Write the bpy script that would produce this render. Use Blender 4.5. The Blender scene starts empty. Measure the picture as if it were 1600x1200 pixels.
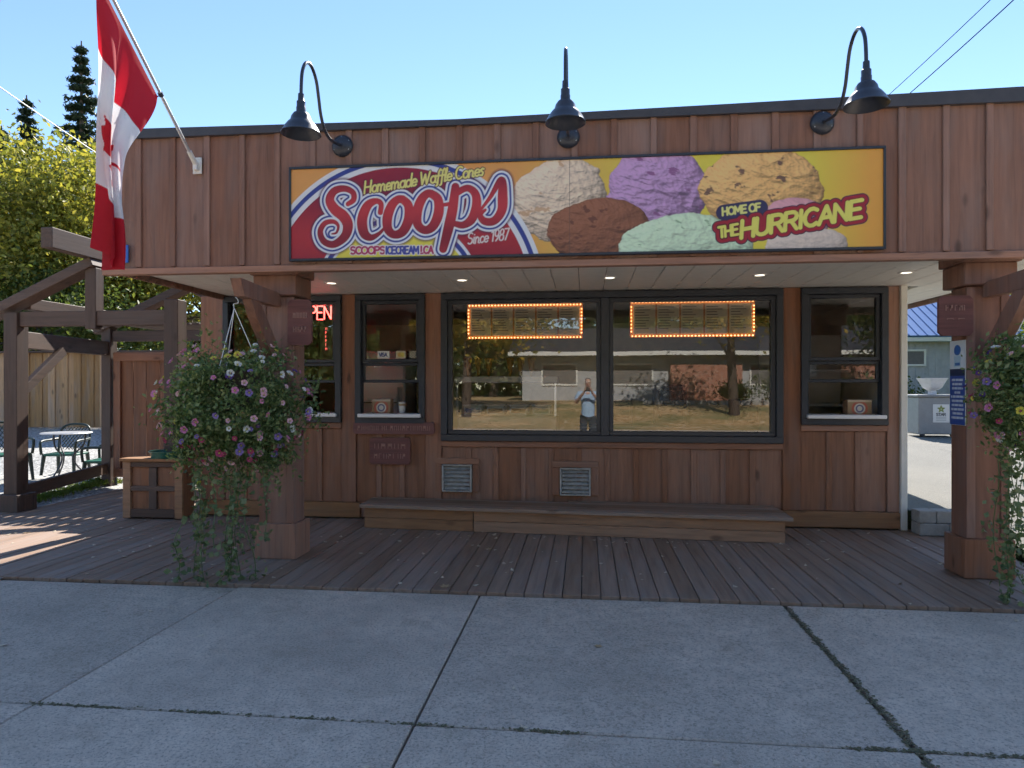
import bpy, math, random
import numpy as np
from mathutils import Vector, Matrix
R = math.radians
random.seed(7); rng = np.random.default_rng(7)
scene = bpy.context.scene
COL = scene.collection

# ------------------------------------------------------------------ camera
cam_d = bpy.data.cameras.new('camera'); cam = bpy.data.objects.new('camera', cam_d); COL.objects.link(cam)
cam.location = (0, 0, 1.6); cam.rotation_euler = (R(90), 0, R(6.17))
cam_d.sensor_width = 36; cam_d.lens = 36*1063/1600; cam_d.shift_y = 5/1600
cam_d.clip_start = 0.05; cam_d.clip_end = 2000
scene.camera = cam
# ------------------------------------------------------------------ sky, sun, exposure
SUN_EL, SUN_AZ = R(41.5), R(9)          # the sun stands behind the shop, a little right of straight ahead
world = bpy.data.worlds.new('World'); scene.world = world; world.use_nodes = True
wn = world.node_tree.nodes; wl = world.node_tree.links
sky = wn.new('ShaderNodeTexSky'); sky.sky_type = 'NISHITA'; sky.sun_disc = False
sky.sun_elevation = SUN_EL; sky.sun_rotation = SUN_AZ
sky.air_density = 0.9; sky.dust_density = 0.0; sky.ozone_density = 3.0
wl.new(sky.outputs[0], wn['Background'].inputs[0]); wn['Background'].inputs[1].default_value = 0.11
sun_d = bpy.data.lights.new('sun', 'SUN'); sun_d.energy = 5.0; sun_d.angle = R(0.53); sun_d.color = (1, .95, .87)
sun = bpy.data.objects.new('sun', sun_d); COL.objects.link(sun)
sv = Vector((math.sin(SUN_AZ)*math.cos(SUN_EL), math.cos(SUN_AZ)*math.cos(SUN_EL), math.sin(SUN_EL)))
sun.rotation_euler = sv.to_track_quat('Z', 'Y').to_euler()
vs = scene.view_settings
vs.view_transform = 'Standard'; vs.look = 'None'; vs.gamma = 1; vs.use_curve_mapping = False; vs.exposure = 1.25
scene.cycles.max_bounces = 5; scene.cycles.diffuse_bounces = 3; scene.cycles.glossy_bounces = 3; scene.cycles.transparent_max_bounces = 8
scene.cycles.caustics_reflective = False; scene.cycles.caustics_refractive = False
scene.cycles.use_adaptive_sampling = True; scene.cycles.adaptive_threshold = 0.025; scene.cycles.use_denoising = True; scene.cycles.denoising_prefilter = 'FAST'

# ------------------------------------------------------------------ materials
MATS = {}
class NT:
    def __init__(s, name):
        s.m = bpy.data.materials.new(name); s.m.use_nodes = True
        s.t = s.m.node_tree; s.n = s.t.nodes; s.b = s.n['Principled BSDF']; s.out = s.n['Material Output']
    def new(s, t, **kw):
        n = s.n.new('ShaderNode'+t)
        for k, v in kw.items():
            if k.startswith('i_'): n.inputs[int(k[2:])].default_value = v
            else: setattr(n, k, v)
        return n
    def link(s, a, b): s.t.links.new(a, b)
    def math(s, op, a, b=None, c=None):
        n = s.new('Math', operation=op)
        for i, v in enumerate((a, b, c)):
            if v is None: continue
            if isinstance(v, (int, float)): n.inputs[i].default_value = v
            else: s.link(v, n.inputs[i])
        return n.outputs[0]
    def mix(s, fac, a, b, blend='MIX'):
        n = s.new('Mix', data_type='RGBA', blend_type=blend)
        for i, v in ((0, fac), (6, a), (7, b)):
            if isinstance(v, (int, float)): n.inputs[i].default_value = v
            elif isinstance(v, tuple): n.inputs[i].default_value = (*v[:3], 1)
            else: s.link(v, n.inputs[i])
        return n.outputs[2]
    def ramp(s, fac, stops):
        n = s.new('ValToRGB'); e = n.color_ramp.elements
        while len(e) < len(stops): e.new(0.5)
        for q, (p, c) in zip(e, stops): q.position = p; q.color = (*(c if isinstance(c, tuple) else (c,)*3), 1)
        s.link(fac, n.inputs[0]); return n.outputs[0]
    def noise(s, vec, scale, detail=4, rough=.55, dist=0):
        n = s.new('TexNoise'); n.inputs['Scale'].default_value = scale; n.inputs['Detail'].default_value = detail
        n.inputs['Roughness'].default_value = rough; n.inputs['Distortion'].default_value = dist
        if vec is not None: s.link(vec, n.inputs['Vector'])
        return n.outputs[0]
    def coord(s, scale=(1, 1, 1), kind='Object', rnd=True):
        tc = s.new('TexCoord'); mp = s.new('Mapping'); mp.inputs['Scale'].default_value = scale
        v = tc.outputs[kind]
        if rnd:
            oi = s.new('ObjectInfo'); va = s.new('VectorMath', operation='ADD'); cm = s.new('CombineXYZ')
            r = s.math('MULTIPLY', oi.outputs['Random'], 37.0)
            for i in range(3): s.link(r, cm.inputs[i])
            s.link(v, va.inputs[0]); s.link(cm.outputs[0], va.inputs[1]); v = va.outputs[0]
        s.link(v, mp.inputs['Vector']); return mp.outputs[0]
    def bump(s, h, strength=.3, dist=.01):
        n = s.new('Bump'); n.inputs['Strength'].default_value = strength; n.inputs['Distance'].default_value = dist
        s.link(h, n.inputs['Height']); s.link(n.outputs[0], s.b.inputs['Normal'])
    def col(s, c):
        if isinstance(c, tuple): s.b.inputs['Base Color'].default_value = (*c, 1)
        else: s.link(c, s.b.inputs['Base Color'])
    def set(s, **k):
        for n, v in k.items(): s.b.inputs[n.replace('_', ' ').title() if n not in ('IOR',) else n].default_value = v
def sc3(c, k): return tuple(max(0, x*k) for x in c)
def wood(name, c, axis='z', rough=.7, spread=.35, wear=.25, grain=26, knots=True):
    t = NT(name); a = [grain]*3; a['xyz'.index(axis)] = grain*.055
    v = t.coord(tuple(a)); g = t.noise(v, 1.0, 5, .6, .6)
    k = [6]*3; k['xyz'.index(axis)] = 1.2
    v2 = t.coord(tuple(k)); g2 = t.noise(v2, 1, 3)
    base = t.ramp(g, [(.28, sc3(c, .7)), (.5, c), (.72, sc3(c, 1.2))])
    grey = tuple(sum(c)/3*1.25 for _ in c)
    base = t.mix(t.math('MULTIPLY', t.ramp(g2, [(.45, 0.), (.7, 1.)]), wear), base, grey)
    if knots:
        kv = [7]*3; kv['xyz'.index(axis)] = 3
        vo = t.new('TexVoronoi'); t.link(t.coord(tuple(kv)), vo.inputs['Vector']); vo.inputs['Scale'].default_value = .55
        base = t.mix(t.ramp(vo.outputs['Distance'], [(.06, .75), (.14, 0.)]), base, sc3(c, .3))
    oi = t.new('ObjectInfo'); r = t.math('MULTIPLY_ADD', oi.outputs['Random'], spread*2, 1-spread)
    hsv = t.new('HueSaturation'); t.link(base, hsv.inputs['Color']); t.link(r, hsv.inputs['Value'])
    t.link(t.math('MULTIPLY_ADD', oi.outputs['Random'], -.22, 1.08), hsv.inputs['Saturation'])
    t.col(hsv.outputs[0]); t.b.inputs['Roughness'].default_value = rough
    t.bump(g, .35, .004); MATS[name] = t.m; return t.m
def plain(name, c, rough=.5, metal=0, var=.12, scale=9, bump=0, spec=.5):
    t = NT(name); v = t.coord((1, 1, 1)); n = t.noise(v, scale, 5, .65)
    t.col(t.ramp(n, [(.3, sc3(c, 1-var)), (.7, sc3(c, 1+var))]))
    t.b.inputs['Roughness'].default_value = rough; t.b.inputs['Metallic'].default_value = metal
    t.b.inputs['Specular IOR Level'].default_value = spec
    if bump: t.bump(t.noise(v, scale*6, 4), bump, .003)
    MATS[name] = t.m; return t.m
def emit(name, c, s):
    t = NT(name); t.col(sc3(c, .6)); t.b.inputs['Emission Color'].default_value = (*c, 1); t.b.inputs['Emission Strength'].default_value = s; t.m.cycles.emission_sampling = 'NONE'
    MATS[name] = t.m; return t.m
def leafmat(name, cols, trans=.35, rough=.5):
    t = NT(name); g = t.new('NewGeometry')
    st = [(i/max(1, len(cols)-1), c) for i, c in enumerate(cols)]
    c = t.ramp(g.outputs['Random Per Island'], st); t.col(c); t.b.inputs['Roughness'].default_value = rough
    t.b.inputs['Specular IOR Level'].default_value = .35
    tr = t.new('BsdfTranslucent'); t.link(t.mix(1.0, c, (1, 1, .55), 'MULTIPLY'), tr.inputs[0])
    mx = t.new('MixShader'); mx.inputs[0].default_value = trans
    t.link(t.b.outputs[0], mx.inputs[1]); t.link(tr.outputs[0], mx.inputs[2]); t.link(mx.outputs[0], t.out.inputs[0])
    MATS[name] = t.m; return t.m
def glass(name, ior=1.9, tint=(.95, .97, .96)):
    t = NT(name); tr = t.new('BsdfTransparent'); tr.inputs[0].default_value = (*tint, 1)
    gl = t.new('BsdfGlossy'); gl.inputs['Roughness'].default_value = .0
    fr = t.new('Fresnel'); fr.inputs['IOR'].default_value = ior
    b = t.new('Bump'); b.inputs['Strength'].default_value = .012; b.inputs['Distance'].default_value = .02
    t.link(t.noise(t.coord((1, 1, 1)), 1.6, 2), b.inputs['Height']); t.link(b.outputs[0], gl.inputs['Normal'])
    mx = t.new('MixShader'); t.link(fr.outputs[0], mx.inputs[0]); t.link(tr.outputs[0], mx.inputs[1]); t.link(gl.outputs[0], mx.inputs[2])
    t.link(mx.outputs[0], t.out.inputs[0]); MATS[name] = t.m; return t.m
def printmat(name, rough=.45, trans=0):
    t = NT(name); a = t.new('Attribute', attribute_name='print'); t.col(a.outputs['Color']); t.b.inputs['Roughness'].default_value = rough
    if trans:
        tr = t.new('BsdfTranslucent'); t.link(a.outputs['Color'], tr.inputs[0]); mx = t.new('MixShader'); mx.inputs[0].default_value = trans
        t.link(t.b.outputs[0], mx.inputs[1]); t.link(tr.outputs[0], mx.inputs[2]); t.link(mx.outputs[0], t.out.inputs[0])
    MATS[name] = t.m; return t.m
def concrete(name, c):
    t = NT(name); v = t.coord((1, 1, 1)); big = t.noise(v, 1.1, 5, .6); sp = t.noise(v, 62, 4, .75); mid = t.noise(v, 9, 5, .7)
    a = t.ramp(big, [(.3, sc3(c, .78)), (.7, sc3(c, 1.15))])
    a = t.mix(t.ramp(mid, [(.42, .0), (.72, .5)]), a, sc3(c, .55)); vo = t.new('TexVoronoi'); t.link(v, vo.inputs['Vector']); vo.inputs['Scale'].default_value = 2.3; a = t.mix(t.ramp(vo.outputs['Distance'], [(.035, .55), (.06, 0.)]), a, sc3(c, .35)); st = t.noise(v, 2.6, 6, .7, .8); a = t.mix(t.ramp(st, [(.55, 0.), (.68, .4)]), a, (c[0]*.55, c[1]*.52, c[2]*.45))
    a = t.mix(t.ramp(sp, [(.48, 0.), (.66, .85)]), a, sc3(c, .38))
    sp2 = t.noise(v, 110, 2, .6); a = t.mix(t.ramp(sp2, [(.6, 0.), (.72, .5)]), a, sc3(c, 1.6))
    oi = t.new('ObjectInfo'); hs = t.new('HueSaturation'); t.link(a, hs.inputs['Color']); t.link(t.math('MULTIPLY_ADD', oi.outputs['Random'], .14, .93), hs.inputs['Value'])
    t.col(hs.outputs[0]); t.b.inputs['Roughness'].default_value = .9; t.bump(sp, .5, .004); MATS[name] = t.m
def ground_mat(name, stops, scale, bump=.4, rough=.95, big=None):
    t = NT(name); v = t.coord((1, 1, 1), rnd=False); n = t.noise(v, scale, 4, .7)
    c = t.ramp(n, stops)
    if big: c = t.mix(t.ramp(t.noise(v, big[0], 4), [(.4, 0.), (.65, big[2])]), c, big[1])
    t.col(c); t.b.inputs['Roughness'].default_value = rough; t.bump(n, bump, .02); MATS[name] = t.m

RED = (.105, .043, .028)
wood('wall_v', (.29, .132, .074), 'z', wear=.2, spread=.13); wood('wall_h', (.29, .132, .074), 'x', spread=.13); wood('fascia_v', (.25, .124, .082), 'z', wear=.25, spread=.1)
wood('trim_v', (.30, .132, .072), 'z', spread=.2); wood('trim_h', (.30, .132, .072), 'x', spread=.2)
wood('post_v', (.235, .108, .07), 'z', spread=.15); wood('plinth', (.29, .13, .075), 'z', spread=.15)
wood('base_h', (.33, .165, .078), 'x', spread=.15, wear=.1); wood('box_v', (.29, .125, .06), 'z', spread=.25)
wood('perg_v', (.095, .056, .040), 'z', spread=.2); wood('perg_h', (.105, .062, .044), 'x', spread=.2); wood('perg_y', (.11, .066, .046), 'y', spread=.2)
wood('deck_y', (.275, .178, .122), 'y', rough=.75, spread=.12, wear=.25, grain=22, knots=False)
wood('fence_v', (.42, .23, .09), 'z', spread=.3, wear=.3); wood('bench_h', (.27, .17, .11), 'x', wear=.3, spread=.2)
wood('plaque', (.17, .06, .05), 'x', spread=.1, wear=0, knots=False)
plain('soffit', (.80, .77, .70), .5, var=.06); plain('flashing', (.055, .052, .055), .45, var=.15)
plain('black_frame', (.04, .046, .058), .35, var=.1, spec=.4); plain('black_metal', (.032, .036, .048), .35, var=.15)
plain('white_paint', (.74, .72, .66), .45, var=.05); plain('white_shelf', (.8, .8, .8), .3, var=.03)
plain('alu', (.55, .55, .56), .4, .7, var=.1); plain('pole_metal', (.6, .6, .6), .4, .6)
plain('louvre', (.42, .42, .40), .5, .3, var=.25, scale=14)
plain('interior_wall', (.70, .66, .44), .8, var=.08); plain('interior_floor', (.45, .43, .40), .6); plain('interior_dark', (.16, .145, .135), .7)
plain('steel', (.55, .56, .57), .3, .8); plain('tub', (.7, .72, .72), .4); plain('card', (.45, .3, .16), .7); plain('cone', (.55, .32, .09), .6, var=.3, scale=60)
plain('carton', (.28, .16, .09), .7); plain('orange_card', (.72, .34, .13), .6); plain('menu_paper', (.84, .78, .62), .6, var=.05); plain('menu_ink', (.30, .26, .22), .6); plain('sticker', (.72, .72, .68), .5); plain('blue', (.04, .16, .55), .4); plain('navy', (.03, .06, .2), .45)
plain('yellow_ink', (.75, .65, .12), .5); plain('white_ink', (.78, .78, .76), .5); plain('dark_ink', (.03, .03, .04), .5); plain('carve', (.36, .20, .16), .8)
plain('chair_green', (.018, .115, .085), .35, var=.15); plain('chair_dark', (.02, .035, .032), .4); plain('cart_grey', (.27, .275, .28), .5, var=.1)
plain('basin', (.68, .68, .7), .35); plain('shed_wall', (.40, .40, .40), .7, var=.15, scale=4); plain('shed_roof', (.10, .20, .42), .4, .2, var=.1, scale=3)
plain('block', (.33, .31, .28), .9, var=.2, scale=14, bump=.5); plain('bark', (.09, .065, .05), .9, var=.3, scale=20, bump=.6); plain('wire_dark', (.02, .02, .02), .95, spec=.0)
plain('wire_white', (.7, .7, .7), .4); plain('pot', (.05, .04, .03), .8); plain('stem', (.07, .13, .035), .6); plain('moss', (.13, .115, .06), .95, var=.4, scale=40, bump=.6)
plain('skin', (.52, .31, .23), .55, var=.05); plain('shirt', (.36, .50, .66), .8, var=.12, scale=25); plain('trousers', (.06, .07, .09), .85); plain('hair', (.18, .15, .13), .7); plain('shoe', (.6, .6, .58), .6)
plain('white_van', (.75, .76, .78), .3, var=.03); plain('dry_leaf', (.58, .48, .35), .7, var=.4, scale=30)
emit('bulb', (1, .50, .20), 2.2); emit('neon', (1, .10, .08), 3.2); emit('neon_dim', (1, .15, .12), .6); emit('potlight', (1, .9, .75), 1.6)
glass('glass', 2.35); glass('glass_clear', 1.35, (.9, .93, .93)); printmat('printed'); printmat('flag_cloth', .8, .45)
concrete('concrete', (.58, .475, .375)); concrete('concrete_base', (.08, .078, .07))
ground_mat('gravel', [(.32, (.10, .097, .09)), (.5, (.34, .33, .31)), (.68, (.74, .72, .68))], 24, .55)
ground_mat('asphalt', [(.3, (.10, .097, .085)), (.7, (.21, .20, .175))], 60, .5, big=(.7, (.22, .205, .175), .5))
ground_mat('road', [(.3, (.24, .235, .225)), (.7, (.36, .35, .335))], 60, .5)
ground_mat('grass_far', [(.3, (.035, .06, .015)), (.7, (.10, .15, .035))], 9, .8)
ground_mat('lawn_leaves', [(.34, (.10, .13, .04)), (.44, (.46, .26, .10)), (.56, (.66, .44, .22)), (.66, (.80, .66, .46))], 5, .8, big=(.35, (.15, .17, .06), .75))
leafmat('leaf_yellow', [(.12, .14, .03), (.24, .25, .05), (.36, .34, .07), (.48, .40, .08)], .5)
leafmat('leaf_autumn', [(.22, .22, .04), (.48, .38, .06), (.52, .32, .06), (.18, .21, .04)], .5)
leafmat('leaf_green', [(.05, .085, .022), (.10, .14, .035), (.17, .20, .05)], .45)
leafmat('leaf_spruce', [(.012, .028, .014), (.025, .045, .022), (.04, .06, .028)], .15)
leafmat('leaf_cedar', [(.10, .12, .02), (.17, .17, .03)], .25)
leafmat('leaf_basket', [(.07, .13, .045), (.13, .20, .07), (.20, .27, .11), (.32, .36, .17)], .4)
leafmat('leaf_vine', [(.12, .17, .08), (.24, .29, .16), (.08, .13, .05)], .35)
leafmat('leaf_grass', [(.08, .15, .02), (.20, .24, .04), (.13, .2, .03)], .35)
for n, c in dict(pink=(.70, .26, .50), lightpink=(.80, .50, .60), magenta=(.48, .07, .18), white=(.78, .78, .76), purple=(.13, .05, .27), violet=(.32, .22, .56), yellow=(.68, .62, .10)).items():
    leafmat('petal_'+n, [sc3(c, .8), c], .3)
def brickmat():
    t = NT('brick'); b = t.new('TexBrick'); t.link(t.coord((1, 1, 1), rnd=False), b.inputs['Vector'])
    mp = t.n['Mapping']; mp.inputs['Rotation'].default_value = (R(90), 0, 0)
    for k, v in (('Color1', (.40, .15, .085, 1)), ('Color2', (.32, .11, .065, 1)), ('Mortar', (.45, .38, .32, 1))): b.inputs[k].default_value = v
    b.inputs['Scale'].default_value = 4; b.inputs['Mortar Size'].default_value = .018; t.col(b.outputs[0]); t.b.inputs['Roughness'].default_value = .9; MATS['brick'] = t.m
brickmat()

# ------------------------------------------------------------------ mesh helpers
W = {}
class MB:
    def __init__(s): s.v = []; s.f = []; s.m = []; s.cur = 0
    def add(s, vs, fs):
        o = len(s.v); s.v += [tuple(v) for v in vs]; s.f += [tuple(i+o for i in f) for f in fs]; s.m += [s.cur]*len(fs); return s
    def box(s, x0, x1, y0, y1, z0, z1, b=0, M=None):
        c = ((x0+x1)/2, (y0+y1)/2, (z0+z1)/2); h = (abs(x1-x0)/2, abs(y1-y0)/2, abs(z1-z0)/2)
        b = min(b, min(h)*.45)
        if b <= 0:
            vs = [(c[0]+sx*h[0], c[1]+sy*h[1], c[2]+sz*h[2]) for sx in (-1, 1) for sy in (-1, 1) for sz in (-1, 1)]
            fs = [(0, 1, 3, 2), (4, 6, 7, 5), (0, 4, 5, 1), (2, 3, 7, 6), (0, 2, 6, 4), (1, 5, 7, 3)]
        else:
            vs, idx = [], {}
            for sx in (-1, 1):
                for sy in (-1, 1):
                    for sz in (-1, 1):
                        for a in range(3):
                            p = [h[i]-(0 if i == a else b) for i in range(3)]
                            idx[(sx, sy, sz, a)] = len(vs); vs.append((c[0]+sx*p[0], c[1]+sy*p[1], c[2]+sz*p[2]))
            fs = []
            def face(keys):
                ii = [idx[k] for k in keys]; p = [Vector(vs[i]) for i in ii]
                n = (p[1]-p[0]).cross(p[2]-p[0]); mid = sum(p, Vector())/len(p)-Vector(c)
                fs.append(tuple(ii if n.dot(mid) > 0 else ii[::-1]))
            for a in range(3):
                o = [i for i in range(3) if i != a]
                for s1 in (-1, 1):
                    q = []
                    for u, w_ in ((-1, -1), (1, -1), (1, 1), (-1, 1)):
                        k = [0]*3; k[a] = s1; k[o[0]] = u; k[o[1]] = w_; q.append((*k, a))
                    face(q)
            for a in range(3):
                o = [i for i in range(3) if i != a]
                for u in (-1, 1):
                    for w_ in (-1, 1):
                        q = []
                        for s1, ax in ((-1, o[0]), (1, o[0]), (1, o[1]), (-1, o[1])):
                            k = [0]*3; k[a] = s1; k[o[0]] = u; k[o[1]] = w_; q.append((*k, ax))
                        face(q)
            for sx in (-1, 1):
                for sy in (-1, 1):
                    for sz in (-1, 1): face([(sx, sy, sz, a) for a in range(3)])
        if M is not None: vs = [tuple(M @ Vector(v)) for v in vs]
        return s.add(vs, fs)
    def bar(s, p, q, w, h, b=.004, up=(0, 0, 1), ext=0):
        """a square timber from p to q"""
        p, q = Vector(p), Vector(q); d = q-p; L = d.length; z = d/L; x = Vector(up).cross(z)
        if x.length < 1e-4: x = Vector((1, 0, 0))
        x.normalize(); y = z.cross(x)
        M = Matrix((x, y, z)).transposed().to_4x4(); M.translation = p
        return s.box(-w/2, w/2, -h/2, h/2, -ext, L+ext, b, M)
    def tube(s, pts, r, n=10, caps=True):
        pts = [Vector(p) for p in pts]; rs = r if isinstance(r, (list, tuple)) else [r]*len(pts)
        vs = []; ref = None
        for i, p in enumerate(pts):
            t = (pts[min(i+1, len(pts)-1)]-pts[max(i-1, 0)]).normalized()
            if ref is None: ref = Vector((1, 0, 0)) if abs(t.x) < .9 else Vector((0, 1, 0))
            ref = (ref-t*ref.dot(t)).normalized(); bt = t.cross(ref)
            for k in range(n):
                a = 2*math.pi*k/n; vs.append(p+(ref*math.cos(a)+bt*math.sin(a))*rs[i])
        fs = [(i*n+k, i*n+(k+1) % n, (i+1)*n+(k+1) % n, (i+1)*n+k) for i in range(len(pts)-1) for k in range(n)]
        if caps: fs += [tuple(range(n))[::-1], tuple((len(pts)-1)*n+k for k in range(n))]
        return s.add(vs, fs)
    def lathe(s, prof, c=(0, 0, 0), n=24, axis='z'):
        vs = []
        for r, h in prof:
            for k in range(n):
                a = 2*math.pi*k/n; u, w_ = r*math.cos(a), r*math.sin(a)
                v = (u, w_, h) if axis == 'z' else (u, -h, w_)
                vs.append((c[0]+v[0], c[1]+v[1], c[2]+v[2]))
        fs = [(i*n+k, i*n+(k+1) % n, (i+1)*n+(k+1) % n, (i+1)*n+k) for i in range(len(prof)-1) for k in range(n)]
        return s.add(vs, fs)
    def prism(s, poly, y0, y1):
        """poly of (x, z), extruded along y"""
        n = len(poly); vs = [(x, y0, z) for x, z in poly]+[(x, y1, z) for x, z in poly]
        fs = [tuple(range(n)), tuple(range(2*n-1, n-1, -1))]+[(i, i+n, (i+1) % n+n, (i+1) % n) for i in range(n)]
        return s.add(vs, fs)
def link(o, parent=None, world=(0, 0, 0)):
    COL.objects.link(o); w = Vector(world)
    if parent is not None: o.parent = parent; o.location = w-W[parent]
    else: o.location = w
    W[o] = w; return o
def mesh_of(mb, name, mats, origin, smooth=False):
    me = bpy.data.meshes.new(name); o = Vector(origin)
    me.from_pydata([tuple(Vector(v)-o) for v in mb.v], [], mb.f)
    for m in (mats if isinstance(mats, (list, tuple)) else [mats]): me.materials.append(MATS[m])
    if any(mb.m): me.polygons.foreach_set('material_index', mb.m)
    if smooth: me.polygons.foreach_set('use_smooth', [True]*len(me.polygons)); 
    me.update(); return me
def obj(name, mb, mats, parent=None, origin=None, smooth=False):
    if origin is None:
        a = np.array(mb.v); lo, hi = a.min(0), a.max(0); origin = ((lo[0]+hi[0])/2, (lo[1]+hi[1])/2, (lo[2]+hi[2])/2)
    me = mesh_of(mb, name, mats, origin, smooth)
    if smooth:
        try: me.set_sharp_from_angle(angle=R(40))
        except Exception: pass
    return link(bpy.data.objects.new(name, me), parent, origin)
BC = {}
def board(name, parent, x0, x1, y0, y1, z0, z1, mat, b=.004):
    """one board with eased edges; alike boards share their mesh"""
    d = (round(x1-x0, 3), round(y1-y0, 3), round(z1-z0, 3)); k = (name, d, mat, b)
    if k not in BC:
        BC[k] = mesh_of(MB().box(-d[0]/2, d[0]/2, -d[1]/2, d[1]/2, -d[2]/2, d[2]/2, b), name, mat, (0, 0, 0))
    return link(bpy.data.objects.new(name, BC[k]), parent, ((x0+x1)/2, (y0+y1)/2, (z0+z1)/2))
def tag(o, label, cat=None, group=None, kind=None):
    if label: o['label'] = label
    if cat: o['category'] = cat
    if group: o['group'] = group
    if kind: o['kind'] = kind
    return o
def thing(name, label, cat, loc=(0, 0, 0), group=None):
    o = bpy.data.objects.new(name, None); o.empty_display_size = .1; link(o, None, loc); return tag(o, label, cat, group)
def struct(o): o['kind'] = 'structure'; return o
def npmesh(name, V, F, mat, smooth=False):
    """V (n,3), F (m,k) arrays"""
    me = bpy.data.meshes.new(name); V = np.asarray(V, np.float32); F = np.asarray(F, np.int32); k = F.shape[1]
    me.vertices.add(len(V)); me.vertices.foreach_set('co', V.ravel())
    me.loops.add(F.size); me.loops.foreach_set('vertex_index', F.ravel())
    me.polygons.add(len(F)); me.polygons.foreach_set('loop_start', np.arange(0, F.size, k, dtype=np.int32))
    me.polygons.foreach_set('loop_total', np.full(len(F), k, np.int32))
    me.materials.append(MATS[mat]); 
    if smooth: me.polygons.foreach_set('use_smooth', np.ones(len(F), bool))
    me.update(calc_edges=True); me.validate(); return me
def leaf_arrays(P, size, asp=.55, up=0.0, droop=0.0, flat=False):
    """one folded leaf (two triangles about a midrib) at each point"""
    n = len(P); a = rng.normal(size=(n, 3)); a[:, 2] = a[:, 2]*(1-up)-droop; a /= np.linalg.norm(a, axis=1)[:, None]
    b = np.cross(a, (np.array((0, 0, 1.))+rng.normal(size=(n, 3))*.12) if flat else rng.normal(size=(n, 3))); b /= np.linalg.norm(b, axis=1)[:, None]; c = np.cross(a, b)
    s = (np.asarray(size)*(rng.uniform(.6, 1.35, n)))[:, None]
    V = np.stack([P-a*s*.5, P+b*s*asp*.5+c*s*.12, P+a*s*.5, P-b*s*asp*.5+c*s*.12], 1).reshape(-1, 3)
    i = np.arange(n)[:, None]*4; F = np.concatenate([i+[0, 1, 2], i+[0, 2, 3]], 1).reshape(-1, 3)
    return V, F
def leaves(name, P, size, mat, parent=None, asp=.55, origin=None, **k):
    P = np.asarray(P); V, F = leaf_arrays(P, size, asp, **k); o = np.array(origin if origin is not None else P.mean(0))
    return link(bpy.data.objects.new(name, npmesh(name, V-o, F, mat)), parent, tuple(o))

# ------------------------------------------------------------------ the setting: ground, yard, lane, road
def terrain(name, x0, x1, y0, y1, step, zf, mat):
    nx, ny = int((x1-x0)/step)+1, int((y1-y0)/step)+1
    X, Y = np.meshgrid(np.linspace(x0, x1, nx), np.linspace(y0, y1, ny)); Z = np.vectorize(zf)(X, Y)
    V = np.stack([X.ravel(), Y.ravel(), Z.ravel()], 1); i = (np.arange(ny-1)[:, None]*nx+np.arange(nx-1)).ravel()
    F = np.stack([i, i+1, i+nx+1, i+nx], 1)
    return struct(link(bpy.data.objects.new(name, npmesh(name, V, F, mat, True))))
def sm(a, b, x): t = min(1, max(0, (x-a)/(b-a))); return t*t*(3-2*t)
def yard_z(x, y):
    full = .085*max(0, min(y, 17.5)-8.4); k = max(sm(-7.45, -8.0, x) if y < 10.3 else 0, sm(10.3, 12.3, y))
    return full*k-.012+.012*math.sin(x*3.1+y*1.7)*sm(8.5, 9.5, y)
def lane_z(x, y): return .285*sm(5.6, 8.4, y)+.022*max(0, min(y, 18)-8.4)-.03
terrain('ground', -400, 400, -300, 500, 50, lambda x, y: -.35, 'grass_far')
terrain('gravel_yard', -40, -4.9, 5.0, 34, .25, yard_z, 'gravel')
terrain('asphalt_lane', 4.06, 20, 5.28, 18, .4, lane_z, 'asphalt')
terrain('lane_apron', 3.57, 4.06, 7.95, 18, .3, lambda x, y: lane_z(x, y), 'asphalt')
terrain('grass_verge', 3.5, 40, 18, 60, 1.0, lambda x, y: lane_z(x, 18)+.012+.02*(min(y, 30)-18), 'grass_far')
terrain('road', -60, 60, -9.5, -1.5, 4, lambda x, y: -.14, 'road')
lawn_z = lambda x, y: -.02+.78*sm(-10.0, -23, y)
terrain('lawn', -60, 60, -60, -9.72, 1.5, lawn_z, 'lawn_leaves')
struct(obj('kerb', MB().box(-60, 60, -9.74, -9.5, -.3, 0, .02), 'concrete'))
def fringe(name, label, cx, n, size, mat, h=.0):
    P = np.array([cx() for _ in range(n)]); o = leaves(name, P, size, mat, asp=.16, up=-.6)
    return tag(o, label, 'grass', kind='stuff')
fringe('yard_grass', 'tufts of grass along the edge of the gravel yard', lambda: (lambda y: (-7.62+random.gauss(0, .10)-.05*(y-8), y, yard_z(-7.7, y)+.03+random.random()*.05))(random.uniform(8.3, 10.6)), 1500, .09, 'leaf_grass')
fringe('path_grass', 'bright grass beside the wooden storage box', lambda: (random.uniform(-7.2, -5.3), random.uniform(10.15, 11.0), .05+random.random()*.06), 1500, .11, 'leaf_grass')
fringe('verge_grass', 'sunlit lawn beyond the paved lane', lambda: (lambda x, y: (x, y, lane_z(x, 18)+.06+random.random()*.05))(random.uniform(6, 16), random.uniform(18, 24)), 5000, .14, 'leaf_grass')

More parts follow.
